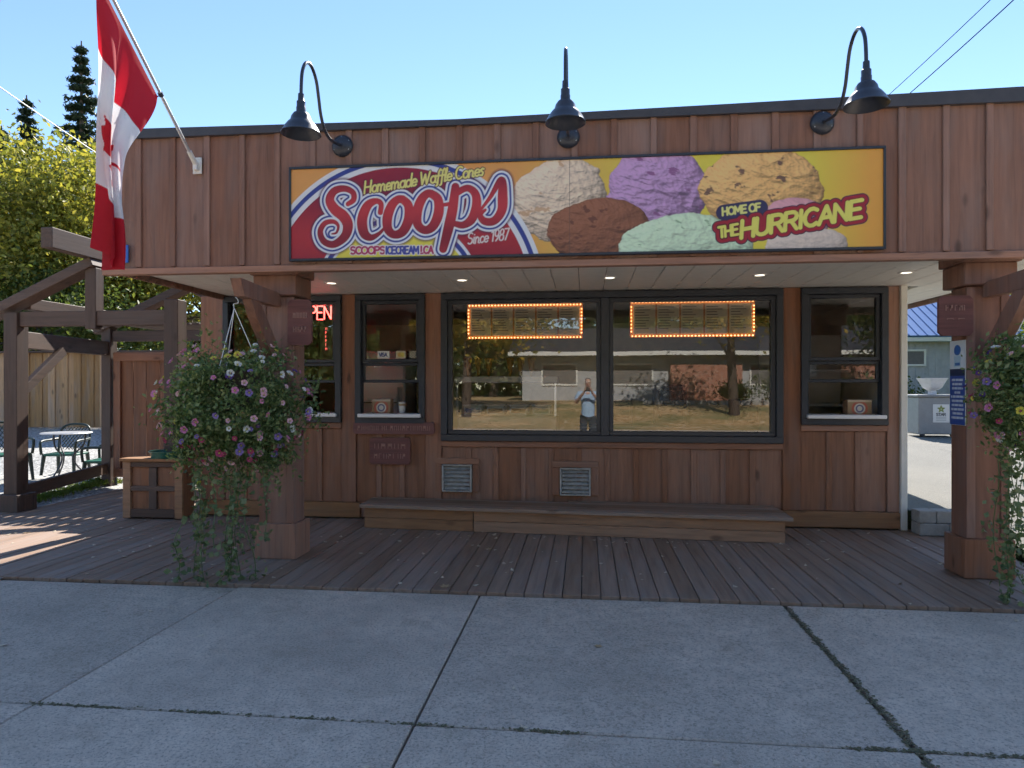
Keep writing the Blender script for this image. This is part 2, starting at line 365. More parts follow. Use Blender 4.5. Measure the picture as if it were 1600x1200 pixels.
# sidewalk: slabs with recessed, mossy joints
side = struct(obj('sidewalk', MB().box(-14, 14, -1.5, 5.24, -.30, -.055), 'concrete_base'))
xs = [-13.4, -11.2, -9.05, -6.95, -4.88, -2.80, -.82, 1.47, 3.55, 5.7, 7.9, 10.1, 12.3]; ys = [-1.5, -.9, 1.15, 3.2, 5.24]
for i in range(len(xs)-1):
    for j in range(len(ys)-1):
        g = .006 if abs(xs[i]-1.47) > .01 else .014; g2 = .006 if abs(xs[i+1]-1.47) > .01 else .014
        board('concrete_slab', side, xs[i]+g, xs[i+1]-g2, ys[j]+.007, ys[j+1]-.006, -.15, -.02+random.uniform(-.003, .003), 'concrete', .006)
mp = []
for _ in range(1300):
    r = random.random()
    if r < .55:
        c = random.choice([-2.65, -2.45, -1.9, -1.35, -.8, -.2, 1.5, 1.9, 2.2, 2.6, -3.4, 1.3]); mp.append((random.gauss(c, .10), random.gauss(3.2, .008), -.0175+random.random()*.003))
    else: mp.append((1.47+random.gauss(0, .008)+.02*math.sin(_), random.uniform(3.0, 5.2), -.0175+random.random()*.003))
tag(leaves('joint_moss', mp, .020, 'moss', asp=.8, up=.97, flat=True), 'dark green moss in the joints of the concrete sidewalk', 'moss', kind='stuff')

# deck boards run away from the street
deck = struct(obj('deck', MB().box(-9.5, 4.04, 5.30, 8.26, -.20, -.05).box(-7.25, -4.9, 8.26, 10.15, -.2, -.05), 'interior_dark'))
x = -9.5; bw = .148
while x+bw < 4.1:
    y1 = 10.15 if -7.3 < x < -5.0 else (8.27 if x < -4.8 else 8.09)
    board('deck_board', deck, x, x+bw-.006, 5.262+random.uniform(-.004, .004), y1, -.035, random.uniform(-.003, .003), 'deck_y', .004); x += bw

# ------------------------------------------------------------------ the shop
shop = thing('ice_cream_shop', 'single storey brown wooden shop front with overhanging roof and big windows', 'building', (0, 8.05, 0))
YW = 8.05
# roof, soffit
XL, XR = -4.45, 4.42
roof = obj('roof', MB().box(XL+.02, XR-.02, 5.98, 13.5, 2.80, 3.6), 'flashing', shop)
sof = obj('soffit', MB().box(XL+.03, XR-.03, 5.96, 12.8, 2.765, 2.80), 'interior_dark', shop)
x = XL+.03
while x < XR-.05:
    w = min(.272, XR-.03-x)
    y1 = 8.10 if -4.78 < x+w and x < 3.54 else 12.8
    board('soffit_plank', sof, x+.003, x+w-.003, 5.97, y1, 2.735, 2.765, 'soffit', .005); x += .272
for lx, ly in ((-2.75, 7.15), (-1.3, 7.1), (.25, 7.1), (1.75, 7.1), (3.15, 7.1)):
    l = obj('recessed_light', MB().lathe([(.075, 2.739), (.075, 2.728), (.055, 2.727), (.05, 2.735)], (lx, ly, 0), 20), 'white_paint', sof)
    # trim ring and lens in one small fitting
    me = l.data; me.materials.append(MATS['potlight'])
    lens = MB().lathe([(.0, 2.7335), (.05, 2.7335)], (lx, ly, 0), 20); a = mesh_of(lens, 'lens', 'potlight', W[l])
    lo = bpy.data.objects.new('lens', a); bm_v = [v.co.copy() for v in me.vertices]
    V = [tuple(v) for v in bm_v]+[tuple(v.co) for v in a.vertices]; Fc = [tuple(p.vertices) for p in me.polygons]; n0 = len(Fc); k = len(bm_v)
    Fc += [tuple(i+k for i in p.vertices) for p in a.polygons]; me2 = bpy.data.meshes.new('recessed_light'); me2.from_pydata(V, [], Fc)
    me2.materials.append(MATS['white_paint']); me2.materials.append(MATS['potlight']); me2.polygons.foreach_set('material_index', [0]*n0+[1]*(len(Fc)-n0)); l.data = me2
    bpy.data.objects.remove(lo)
# fascia with boards and battens
fas = obj('fascia', MB().box(XL+.01, XR-.01, 5.935, 5.985, 2.66, 3.88), 'interior_dark', shop)
pitch = .335; x = XL
bx = [XL+pitch*i for i in range(int((XR-XL)/pitch)+1)]+[XR]
for a, b in zip(bx, bx[1:]):
    if b-a > .04: board('fascia_board', fas, a+.002, b-.002, 5.905, 5.935, 2.70, 3.92, 'fascia_v')
for a in bx[1:-1]: board('fascia_batten', fas, a-.027+random.uniform(-.006, .006), a+.027, 5.884, 5.905, 2.71, 3.91, 'fascia_v')
# side of the fascia
for s, xx in ((-1, XL), (1, XR)):
    y = 5.99
    while y < 13: board('side_board', fas, xx-.03 if s < 0 else xx, xx if s < 0 else xx+.03, y, y+.331, 2.68, 3.92, 'fascia_v'); y += .335
board('bottom_trim', fas, XL-.02, XR+.02, 5.875, 5.965, 2.642, 2.70, 'trim_h')
cap = MB(); cl = [(XL-.04, 3.988), (-2.8, 3.966), (-1.12, 3.945), (1.2, 3.975), (3.5, 4.012), (XR+.04, 4.022)]
cap.prism([(a, b) for a, b in cl]+[(a, 3.895) for a, b in cl[::-1]], 5.862, 6.02)
for s in (cl[0][0], cl[-1][0]-.08): cap.box(s, s+.08, 6.021, 13.5, 3.90, 3.985)
obj('roof_flashing', cap, 'flashing', shop)
# front wall: backing around the openings
OPEN = dict(big=(-1.72, 2.23, .96, 2.72), sl=(-2.78, -1.92, 1.165, 2.72), sr=(2.43, 3.36, 1.175, 2.72), l2=(-3.80, -2.96, 1.17, 2.72), l1=(-4.47, -3.95, 1.17, 2.72))
edges = sorted(OPEN.values()); wb = MB(); px = -4.78
for (a, b, z0, z1) in edges:
    wb.box(px, a, 8.085, 8.2, 0, 2.735); wb.box(a, b, 8.085, 8.2, 0, z0); px = b
wb.box(px, 3.54, 8.085, 8.2, 0, 2.735)
wall = obj('front_wall', wb, 'interior_dark', shop)
def siding(x0, x1, z0, z1, n, mat='wall_v'):
    w = (x1-x0)/n
    for i in range(n): board('siding_board', wall, x0+i*w+.002, x0+(i+1)*w-.002, 8.055, 8.085, z0, z1, mat)
    for i in range(1, n): board('batten', wall, x0+i*w-.03, x0+i*w+.03, 8.035, 8.055, z0+.004, z1-.004, mat)
px = -4.78; names = ['l1', 'l2', 'sl', 'big', 'sr']
for nme in names:
    a, b, z0, z1 = OPEN[nme]
    board('casing_board', wall, px+.002, a-.002, 8.03, 8.085, .20, 2.733, 'trim_v')
    siding(a, b, .20, z0-.075, {'l1': 2, 'l2': 3, 'sl': 3, 'big': 12, 'sr': 3}[nme])
    board('sill_trim', wall, a, b, 8.02, 8.085, z0-.072, z0-.004, 'trim_h'); px = b
board('casing_board', wall, px+.002, 3.49, 8.03, 8.085, .20, 2.733, 'trim_v')
for a, b in ((-4.78, -2.72), (2.2, 3.49)): board('base_trim', wall, a, b, 8.005, 8.085, .02, .198, 'base_h')
board('base_trim', wall, -2.718, 2.198, 8.03, 8.085, .02, .198, 'trim_h')
board('corner_trim', shop, 3.492, 3.56, 7.99, 8.2, .005, 2.733, 'white_paint')
# side and back walls, interior shell
side_w = obj('side_wall', MB().box(3.44, 3.54, 8.205, 12.6, 0, 2.735), 'white_paint', shop)
obj('side_wall', MB().box(-4.78, -4.68, 8.205, 12.6, 0, 2.735), 'wall_v', shop)
obj('back_wall', MB().box(-4.68, 3.44, 11.6, 11.7, .0, 2.735), 'interior_wall', shop)
obj('interior_floor', MB().box(-4.68, 3.44, 8.205, 11.6, -.04, .03), 'interior_floor', shop)
obj('interior_ceiling', MB().box(-4.68, 3.44, 8.205, 11.6, 2.68, 2.73), 'white_paint', shop)
obj('partition', MB().box(-2.42, -2.34, 9.6, 11.6, .03, 2.68), 'interior_wall', shop)

def frame_mb(x0, x1, z0, z1, w, y0, y1, bars=()):
    m = MB(); m.box(x0, x1, y0, y1, z1-w, z1, .004); m.box(x0, x1, y0, y1, z0, z0+w, .004)
    m.box(x0, x0+w, y0+.001, y1-.001, z0+w, z1-w, .004); m.box(x1-w, x1, y0+.001, y1-.001, z0+w, z1-w, .004)
    for b in bars: m.box(*b)
    return m
def pane(win, x0, x1, z0, z1, y=8.07, mat='glass'):
    o = MB().add([(x0, y, z0), (x1, y, z0), (x1, y, z1), (x0, y, z1)], [(0, 1, 2, 3)]); return obj('pane', o, mat, win)
# the big picture window
a, b, z0, z1 = OPEN['big']
wn_ = obj('window', frame_mb(a, b, z0, z1, .075, 7.985, 8.12, [(.178, .272, 7.995, 8.115, z0+.075, z1-.075, .004)]), 'black_frame', shop)
for (p, q) in ((-1.645, .178), (.272, 2.155)):
    obj('sash', frame_mb(p+.002, q-.002, z0+.077, z1-.077, .05, 8.025, 8.10), 'black_frame', wn_)
    pane(wn_, p+.052, q-.052, z0+.127, z1-.127)
tag(wn_, 'wide black framed picture window of two panes')
def serving(key, label):
    a, b, z0, z1 = OPEN[key]
    m = frame_mb(a, b, z0, z1, .07, 7.985, 8.12)
    w = obj('window', m, 'black_frame', shop); tag(w, label)
    # upper fixed sash, lower lifted sash and the open hatch
    obj('sash', frame_mb(a+.072, b-.072, 1.90, z1-.072, .04, 8.03, 8.10), 'black_frame', w)
    pane(w, a+.112, b-.112, 1.94, z1-.112)
    obj('lifted_sash', frame_mb(a+.072, b-.072, 1.655, 1.895, .035, 8.05, 8.09), 'black_frame', w)
    pane(w, a+.107, b-.107, 1.69, 1.86, 8.075)
    board('counter_shelf', w, a+.05, b-.04, 7.93, 8.35, z0+.072, z0+.115, 'white_shelf', .006)
    return w
serving('sl', 'left serving window with lifted sash'); serving('sr', 'right serving window with lifted sash'); serving('l2', 'serving window behind the left post')
a, b, z0, z1 = OPEN['l1']
w1 = obj('window', frame_mb(a, b, z0, z1, .07, 7.985, 8.12), 'black_frame', shop); pane(w1, a+.07, b-.07, z0+.07, z1-.07)
# vents
for x0, z0 in ((-1.707, .351), (-.30, .328)):
    v = obj('vent', frame_mb(x0, x0+.36, z0, z0+.325, .018, 7.985, 8.06), 'louvre', shop)
    for i in range(6):
        zz = z0+.028+i*.048
        m = MB().add([(x0+.018, 8.005, zz), (x0+.342, 8.005, zz), (x0+.342, 8.045, zz+.046), (x0+.018, 8.045, zz+.046), (x0+.018, 8.009, zz-.004), (x0+.342, 8.009, zz-.004), (x0+.342, 8.049, zz+.042), (x0+.018, 8.049, zz+.042)], [(0, 1, 2, 3), (7, 6, 5, 4), (0, 4, 5, 1), (2, 6, 7, 3)])
        obj('louvre_slat', m, 'louvre', v)
    for (p, q, r, s) in ((x0-.09, x0-.004, z0-.0, z0+.325), (x0+.364, x0+.45, z0, z0+.325), (x0-.09, x0+.45, z0+.329, z0+.40)):
        board('vent_trim', v, p, q, 8.022, 8.034, r, s, 'wall_h' if q-p > .2 else 'wall_v', .003)

# ------------------------------------------------------------------ porch posts
def porch_post(cx, label):
    t = thing('porch_post', label, 'post', (cx, 6.2, 0), 'porch posts')
    board('shaft', t, cx-.163, cx+.163, 6.09, 6.34, .003, 2.45, 'post_v', .01)
    m = MB(); m.box(cx-.2, cx+.2, 6.05, 6.088, .003, .33, .006); m.box(cx-.2, cx-.165, 6.09, 6.38, .003, .33, .006); m.box(cx+.165, cx+.2, 6.09, 6.38, .003, .33, .006)
    m.box(cx-.164, cx+.164, 6.342, 6.38, .003, .33, .006)
    obj('plinth', m, 'plinth', t)
    m = MB(); m.box(cx-.205, cx+.205, 6.035, 6.40, 2.452, 2.64, .008); m.box(cx-.23, cx+.23, 6.01, 6.42, 2.641, 2.73, .008); obj('capital', m, 'post_v', t)
    board('corner_board', t, cx-.168, cx-.10, 6.078, 6.089, .335, 2.44, 'post_v', .003); board('corner_board', t, cx+.10, cx+.168, 6.078, 6.089, .335, 2.44, 'post_v', .003)
    m = MB().prism([(0, 0)]*0 or [(5.33, 2.50), (5.40, 2.36), (5.55, 2.35), (6.075, 2.35), (6.075, 2.47), (5.40, 2.50)], -.045, .045)
    m.v = [(cx+b, a, c) for a, b, c in m.v]; obj('bracket_arm', m, 'post_v', t)
    pts = [(5.50+.50*math.sin(R(q))*1.05, 1.83+.52*(1-0) - .52*(1-math.cos(R(0))) if False else 2.35-.55*(1-math.cos(R(q)))) for q in range(0, 91, 15)]
    up = [(y+.0, z) for y, z in pts]; lo = [(y+.02, z-.12) for y, z in pts[::-1]]
    poly = [(5.52, 2.349), (5.68, 2.349), (5.92, 2.10), (6.075, 1.93), (6.075, 1.75), (5.82, 1.98), (5.62, 2.20)]
    m = MB().prism(poly, -.04, .04); m.v = [(cx+b, a, c) for a, b, c in m.v]; obj('brace', m, 'post_v', t)
    return t
porch_post(-2.87, 'boxed brown wooden porch post behind the left hanging basket')
porch_post(3.345, 'boxed brown wooden porch post with the narrow blue poster on it')

# ------------------------------------------------------------------ bench step under the window
t = thing('bench', 'long low wooden bench step under the big window', 'bench', (-.25, 7.5, 0))
def yb(x): return 7.52+(x+2.54)*(-.30/4.6)       # its front edge is not quite parallel to the wall
def slab(name, xa, xb, d0, d1, z0, z1, mat):
    m = MB(); v = [(xa, yb(xa)+d0), (xb, yb(xb)+d0), (xb, min(8.0, yb(xb)+d1)), (xa, min(8.0, yb(xa)+d1))]
    b = .004; vs = [(x, y, z0) for x, y in v]+[(x, y, z1-b) for x, y in v]+[(x+(b if i in (0, 3) else -b), y+(b if i < 2 else -b), z1) for i, (x, y) in enumerate(v)]
    fs = [(3, 2, 1, 0), (8, 9, 10, 11)]+[(k+i, k+(i+1) % 4, k+4+(i+1) % 4, k+4+i) for k in (0, 4) for i in range(4)]
    return obj(name, m.add(vs, fs), mat, t)
for k in range(5 if True else 4):
    d0 = -.04+k*.15
    if k < 4: slab('seat_plank', -2.55, 2.10, d0, d0+.142, .235, .272, 'bench_h')
slab('seat_plank', -.2, 2.09, .56, .70, .235, .27, 'bench_h')
for (p, q) in ((-2.5, -1.24), (-1.23, 2.03)):
    slab('front_board', p, q, 0, .03, .122, .232, 'base_h'); slab('front_board', p, q, .003, .033, .004, .117, 'base_h')
slab('end_board', 1.995, 2.03, .036, .62, .004, .232, 'base_h'); slab('end_board', -2.5, -2.465, .036, .62, .004, .232, 'base_h')

# ------------------------------------------------------------------ stroke lettering (used for printed, neon and carved words)
def arc(cx, cy, rx, ry, a0, a1, n=9): return [(cx+rx*math.cos(R(a0+(a1-a0)*i/n)), cy+ry*math.sin(R(a0+(a1-a0)*i/n))) for i in range(n+1)]
o_ = arc(.25, .28, .22, .28, 0, 360, 14)
GL = {  # glyph: (advance, strokes) on a unit cap height
 'A': (.72, [[(0, 0), (.32, 1), (.64, 0)], [(.12, .35), (.52, .35)]]), 'C': (.7, [arc(.36, .5, .34, .5, 50, 310)]), 'E': (.6, [[(.5, 1), (0, 1), (0, 0), (.5, 0)], [(0, .52), (.42, .52)]]),
 'F': (.56, [[(.5, 1), (0, 1), (0, 0)], [(0, .52), (.42, .52)]]), 'H': (.7, [[(0, 0), (0, 1)], [(.56, 0), (.56, 1)], [(0, .5), (.56, .5)]]), 'I': (.22, [[(.06, 0), (.06, 1)]]),
 'M': (.86, [[(0, 0), (.04, 1), (.36, .3), (.68, 1), (.72, 0)]]), 'N': (.72, [[(0, 0), (0, 1), (.56, 0), (.56, 1)]]), 'O': (.8, [arc(.36, .5, .36, .5, 0, 360, 16)]),
 'P': (.62, [[(0, 0), (0, 1), (.3, 1)]+arc(.3, .75, .22, .25, 90, -90, 6)+[(0, .5)]]), 'R': (.66, [[(0, 0), (0, 1), (.3, 1)]+arc(.3, .75, .22, .25, 90, -90, 6)+[(0, .5)], [(.26, .5), (.54, 0)]]),
 'S': (.62, [arc(.27, .76, .24, .24, 40, 270, 8)+arc(.27, .26, .26, .26, 90, -140, 8)]), 'T': (.6, [[(0, 1), (.56, 1)], [(.28, 1), (.28, 0)]]), 'U': (.7, [[(0, 1), (0, .3)]+arc(.28, .3, .28, .3, 180, 360, 8)+[(.56, 1)]]),
 'V': (.66, [[(0, 1), (.3, 0), (.6, 1)]]), 'W': (.95, [[(0, 1), (.2, 0), (.42, .8), (.62, 0), (.85, 1)]]), '!': (.22, [[(.06, 1), (.06, .32)], [(.06, .03), (.06, .0)]]), '.': (.2, [[(.05, .02), (.06, .02)]]), ' ': (.3, []),
 'a': (.56, [o_, [(.47, .56), (.47, .1), (.56, 0)]]), 'c': (.48, [arc(.25, .28, .22, .28, 50, 320)]), 'd': (.56, [o_, [(.5, 1.05), (.47, .1), (.56, 0)]]), 'e': (.5, [[(.04, .28), (.46, .3)]+arc(.25, .28, .22, .28, 10, 320)]),
 'f': (.36, [[(.42, .95), (.3, 1.05), (.18, .85), (.14, -.2), (.04, -.28)], [(0, .52), (.36, .52)]]), 'i': (.24, [[(.08, .56), (.08, .06), (.2, 0)], [(.08, .8), (.09, .8)]]), 'l': (.26, [[(.08, .0), (.08, .9), (.2, 1.05), (.2, .8), (.08, .2), (.12, .0), (.24, .05)]]),
 'm': (.82, [[(.04, 0), (.04, .56)], [(.04, .4), (.2, .56), (.34, .45), (.34, 0)], [(.34, .4), (.52, .56), (.66, .45), (.66, .05), (.78, 0)]]), 'n': (.54, [[(.04, 0), (.04, .56)], [(.04, .38), (.22, .56), (.38, .45), (.38, .05), (.5, 0)]]), 'o': (.52, [o_]),
 's': (.42, [[(.34, .5), (.2, .57), (.06, .45), (.3, .2), (.22, .0), (.02, .05)]]), '1': (.36, [[(.02, .8), (.2, 1), (.2, 0)]]), '9': (.56, [arc(.25, .7, .22, .3, 0, 360, 12), [(.47, .7), (.44, .3), (.2, 0)]]),
 '8': (.56, [arc(.25, .75, .2, .25, 0, 360, 12), arc(.25, .25, .24, .27, 0, 360, 12)]), '7': (.5, [[(.0, 1), (.46, 1), (.16, 0)]])}
def text_strokes(txt, x, z, h, width=None, slant=0, ang=0):
    w = sum(GL[c][0] for c in txt); kx = (width/(w*h)) if width else 1.0; out = []; cx = 0
    ca, sa = math.cos(ang), math.sin(ang)
    for c in txt:
        adv, st = GL[c]
        for s in st:
            out.append([(x+((cx+p)*kx+q*slant)*h*ca-q*h*sa, z+((cx+p)*kx+q*slant)*h*sa+q*h*ca) for p, q in s])
        cx += adv
    return out

# ------------------------------------------------------------------ the sign: flat print carried as colours on a fine sheet
class Print:
    def __init__(s, w, h, nx, ny):
        s.w, s.h, s.nx, s.ny = w, h, nx, ny; s.X, s.Z = np.meshgrid(np.linspace(0, w, nx+1), np.linspace(0, h, ny+1)); s.C = np.zeros((ny+1, nx+1, 3)); s.px = w/nx
    def fill(s, d, c, soft=None):
        """paint c where the distance field d is below zero"""
        k = np.clip(.5-d/(soft or s.px), 0, 1)[..., None]; s.C = s.C*(1-k)+np.asarray(c)*k
    def strokes(s, sts, extra=0):
        D = np.full(s.X.shape, 9.)
        for st in sts:
            for p, q in zip(st, st[1:]):
                r0 = p[2] if len(p) > 2 else 0; r1 = q[2] if len(q) > 2 else 0; m = max(r0, r1)+.09
                i0, i1 = int(max(0, (min(p[0], q[0])-m)/s.w*s.nx)), int(min(s.nx, (max(p[0], q[0])+m)/s.w*s.nx))+1
                j0, j1 = int(max(0, (min(p[1], q[1])-m)/s.h*s.ny)), int(min(s.ny, (max(p[1], q[1])+m)/s.h*s.ny))+1
                if i1 <= i0 or j1 <= j0: continue
                x, z = s.X[j0:j1, i0:i1], s.Z[j0:j1, i0:i1]; dx, dz = q[0]-p[0], q[1]-p[1]; L = dx*dx+dz*dz or 1e-9
                t = np.clip(((x-p[0])*dx+(z-p[1])*dz)/L, 0, 1); d = np.hypot(x-p[0]-t*dx, z-p[1]-t*dz)-(r0+(r1-r0)*t)
                D[j0:j1, i0:i1] = np.minimum(D[j0:j1, i0:i1], d)
        return D
    def mesh(s, name, x0, y, z0, mat='printed'):
        V = np.stack([s.X.ravel()-s.w/2, np.zeros(s.X.size), s.Z.ravel()-s.h/2], 1); n = s.nx+1
        i = (np.arange(s.ny)[:, None]*n+np.arange(s.nx)).ravel(); F = np.stack([i, i+1, i+n+1, i+n], 1)
        me = npmesh(name, V, F, mat); a = me.color_attributes.new('print', 'FLOAT_COLOR', 'POINT')
        a.data.foreach_set('color', np.concatenate([s.C.reshape(-1, 3), np.ones((s.X.size, 1))], 1).astype(np.float32).ravel()); return me
def fbm(X, Z, sc, seed, oct=5):
    r = np.random.default_rng(seed); out = np.zeros_like(X); amp = 1
    for o in range(oct):
        f = sc*2**o; th = r.uniform(0, 6.28, 6); ph = r.uniform(0, 6.28, 6)
        for k in range(6): out += amp/3*np.sin((X*math.cos(th[k])+Z*math.sin(th[k]))*f+ph[k]+1.7*np.sin(X*f*.37+Z*f*.53+ph[(k+1) % 6]))
        amp *= .58
    return out
def catmull(st, n=8):
    P = [st[0]]+list(st)+[st[-1]]; out = []
    for i in range(1, len(P)-2):
        a, b, c, d = [np.array(P[i+k]) for k in (-1, 0, 1, 2)]
        for t in np.linspace(0, 1, n, endpoint=False): out.append(tuple(.5*((2*b)+(-a+c)*t+(2*a-5*b+4*c-d)*t*t+(-a+3*b-3*c+d)*t**3)))
    return out+[tuple(st[-1])]
SW, SH = 5.04, .80
pr_ = Print(SW, SH, 1100, 175); X, Z = pr_.X, pr_.Z
bg = np.clip((X-2.0)/1.3, 0, 1)[..., None]; c0 = np.array((.72, .34, .09)); c1 = np.array((.70, .60, .07)); c2 = np.array((.74, .36, .06))
pr_.C = c0*(1-bg)+c1*bg; k = np.clip((X-4.45)/.5, 0, 1)[..., None]; pr_.C = pr_.C*(1-k)+c2*k
def scoop(cx, cz, rx, rz, base, chip=None, seed=1, rough=.05):
    """the printed picture of one scoop: a rough ball pictured as if photographed"""
    u, w_ = (X-cx)/rx, (Z-cz)/rz; wob = fbm(X, Z, 5, seed, 6)*rough+fbm(X, Z, 34, seed+2, 3)*rough*.28
    r = np.hypot(u, w_)+wob; d = (r-1)*min(rx, rz)
    R0 = min(rx, rz); sw = fbm(X*.7+Z*.6, Z*1.1, 6, seed+5, 3)
    hgt = R0*np.sqrt(np.clip(1.02-r*r, 0, None))*.55+R0*(.050*(1-np.abs(fbm(X+.05*sw, Z*1.5+.08*sw, 9, seed+7, 3)))+.022*(1-np.abs(fbm(X, Z*1.3, 24, seed+6, 3)))+.009*fbm(X, Z, 60, seed+8, 3))
    gz, gx = np.gradient(hgt, SH/175, SW/1100); nl = 1/np.sqrt(1+gx*gx+gz*gz); lam = np.clip((gx*.38-gz*.50+.78)*nl, 0, 1.2)
    col = np.asarray(base)*(.30+.92*lam)[..., None]+np.array((.06, .05, .04))*np.clip(lam-.85, 0, 1)[..., None]
    if chip is not None:
        kk = np.clip((fbm(X, Z*1.4, 21, seed+9, 4)-1.15)*3, 0, .85)[..., None]; col = col*(1-kk)+np.asarray(chip)*kk
    q = np.clip(.5-d/pr_.px, 0, 1)[..., None]; pr_.C = pr_.C*(1-q)+np.clip(col, 0, .85)*q
scoop(2.42, .45, .40, .37, (.76, .60, .44), (.58, .36, .20), 3)
scoop(3.02, .02, .62, .22, (.15, .06, .04), None, 21, .04)
scoop(3.231, .50, .415, .40, (.50, .30, .52), (.22, .07, .20), 5)
scoop(4.06, .52, .50, .36, (.78, .46, .17), (.10, .05, .05), 8)
scoop(2.74, .19, .43, .27, (.27, .105, .055), (.14, .05, .03), 11)
scoop(4.33, .22, .27, .20, (.62, .32, .36), None, 31)
scoop(4.45, .02, .32, .17, (.62, .52, .44), None, 33)
scoop(3.45, .05, .54, .27, (.56, .72, .50), (.25, .42, .22), 15)
# the round emblem
dc = np.hypot(X-.969, Z+.403); WHT, BLU, YEL = (.72, .74, .76), (.035, .055, .27), (.72, .64, .08)
redn = np.clip(.5+.5*np.sin(Z*7.5+.4*np.sin(X*3)), 0, 1)[..., None]; REDC = np.array((.42, .025, .035))*redn+np.array((.24, .012, .035))*(1-redn)
pr_.fill(dc-1.315, WHT); pr_.fill(dc-1.275, BLU); pr_.fill(dc-1.235, WHT)
k = np.clip(.5-(dc-1.19)/pr_.px, 0, 1)[..., None]; pr_.C = pr_.C*(1-k)+REDC*k
pr_.fill(dc-.775, WHT); pr_.fill(dc-.75, BLU); pr_.fill(dc-.71, WHT); pr_.fill(dc-.69, YEL)
SCO = [[(.525, .479, .021), (.576, .515, .026), (.571, .579, .026), (.494, .617, .029), (.402, .599, .035), (.358, .521, .041), (.402, .438, .047), (.487, .368, .05), (.525, .285, .047), (.494, .189, .041), (.394, .124, .033), (.304, .153, .03), (.27, .239, .027), (.313, .313, .024), (.391, .326, .02), (.436, .287, .014), (.42, .228, .011), (.379, .217, .007)],
 [(.821, .396, .024), (.827, .47, .024), (.781, .498, .027), (.705, .459, .041), (.656, .341, .047), (.671, .222, .044), (.732, .176, .03), (.806, .207, .018), (.85, .25, .013)],
 [(1.022, .506, .036), (1.074, .448, .04), (1.077, .33, .045), (1.025, .225, .042), (.949, .197, .036), (.891, .246, .04), (.885, .35, .045), (.923, .453, .042), (.976, .504, .036), (1.022, .506, .036)],
 [(1.278, .548, .036), (1.338, .497, .04), (1.345, .382, .045), (1.296, .265, .042), (1.221, .23, .036), (1.157, .284, .04), (1.153, .394, .045), (1.191, .497, .042), (1.24, .547, .036), (1.278, .548, .036)],
 [(1.074, .434, .015), (1.157, .409, .015)], [(1.338, .441, .016), (1.442, .452, .018)],
 [(1.494, .600, .036), (1.469, .408, .045), (1.43, .233, .045), (1.385, .062, .036)],
 [(1.502, .546, .03), (1.598, .587, .03), (1.668, .537, .036), (1.68, .431, .042), (1.638, .315, .04), (1.564, .266, .032), (1.494, .278, .026)],
 [(1.702, .375, .012), (1.798, .498, .018), (1.897, .646, .032), (1.909, .497, .044), (1.9, .381, .041), (1.834, .295, .036), (1.75, .295, .033), (1.712, .35, .024), (1.758, .392, .012)]]
D = pr_.strokes([catmull(s) if len(s) > 2 else s for s in SCO])
pr_.fill(D-.062, (.10, .02, .06), .03); pr_.fill(D-.05, WHT); pr_.fill(D-.032, BLU); pr_.fill(D-.016, WHT)
gr = np.clip(.5+.5*np.sin((Z-.30)*11), 0, 1)[..., None]; LR = np.array((.52, .04, .05))*gr+np.array((.26, .015, .03))*(1-gr)
k = np.clip(.5-D/pr_.px, 0, 1)[..., None]; pr_.C = pr_.C*(1-k)+LR*k
def word(txt, x, z, h, width, slant, ang, fat, col, outline=None, ow=0, ow2=0, oc2=None):
    D = pr_.strokes(text_strokes(txt, x, z, h, width, slant, ang))-fat
    if oc2 is not None: pr_.fill(D-ow2, oc2)
    if outline is not None: pr_.fill(D-ow, outline)
    pr_.fill(D, col)
a_ = math.atan2(.128, 1.08)
word('Homemade Waffle Cones', .675, .568, .105, 1.08, .22, a_, .0085, (.74, .68, .20), (.10, .03, .05), .007)
word('Since 1987', 1.60, .097, .095, .36, .22, .095, .006, (.72, .66, .62))
word('SCOOPS', .55, .035, .062, .315, 0, -.014, .0085, (.42, .03, .10), (.75, .72, .7), .007)
word('ICECREAM', .872, .030, .062, .30, 0, -.014, .0085, (.05, .06, .30), (.75, .72, .7), .007)
word('!.CA', 1.185, .026, .062, .115, 0, -.014, .0085, (.42, .03, .10), (.75, .72, .7), .007)
# "home of" tag and the big slanted word
tg = pr_.strokes([[(3.775, .313), (4.065, .346)]]); pr_.fill(tg-.066, (.035, .03, .09))
word('HOME OF', 3.765, .290, .062, .31, .05, .10, .0085, (.72, .70, .22))
h_ang = math.atan2(.155, 1.0)
DD = pr_.strokes(text_strokes('THE', 3.735, .105, .085, .165, .1, h_ang)+text_strokes('HURRICANE', 3.915, .098, .138, .98, .22, h_ang))-.014
pr_.fill(DD-.042, (.05, .02, .05)); pr_.fill(DD-.034, (.34, .015, .03)); pr_.fill(DD-.008, (.10, .01, .02)); 
word('THE', 3.735, .105, .085, .165, .1, h_ang, .011, (.74, .70, .14)); word('HURRICANE', 3.915, .098, .138, .98, .22, h_ang, .017, (.74, .70, .14))
pr_.fill(np.abs(X-2.487)-.002, (.12, .08, .06))
t = thing('shop_sign', 'long colourful printed ice cream sign on the brown fascia', 'sign', (-.103, 5.86, 3.148))
m = MB(); x0, x1, z0, z1 = -2.623, 2.417, 2.748, 3.548
m.box(x0-.018, x1+.018, 5.835, 5.882, z1, z1+.022, .003); m.box(x0-.018, x1+.018, 5.835, 5.882, z0-.022, z0, .003); m.box(x0-.018, x0, 5.836, 5.881, z0, z1, .003); m.box(x1, x1+.018, 5.836, 5.881, z0, z1, .003)
m.box(x0, x1, 5.856, 5.880, z0, z1); obj('sign_frame', m, 'black_metal', t)
link(bpy.data.objects.new('printed_panel', pr_.mesh('printed_panel', 0, 0, 0)), t, (-.103, 5.850, 3.148))

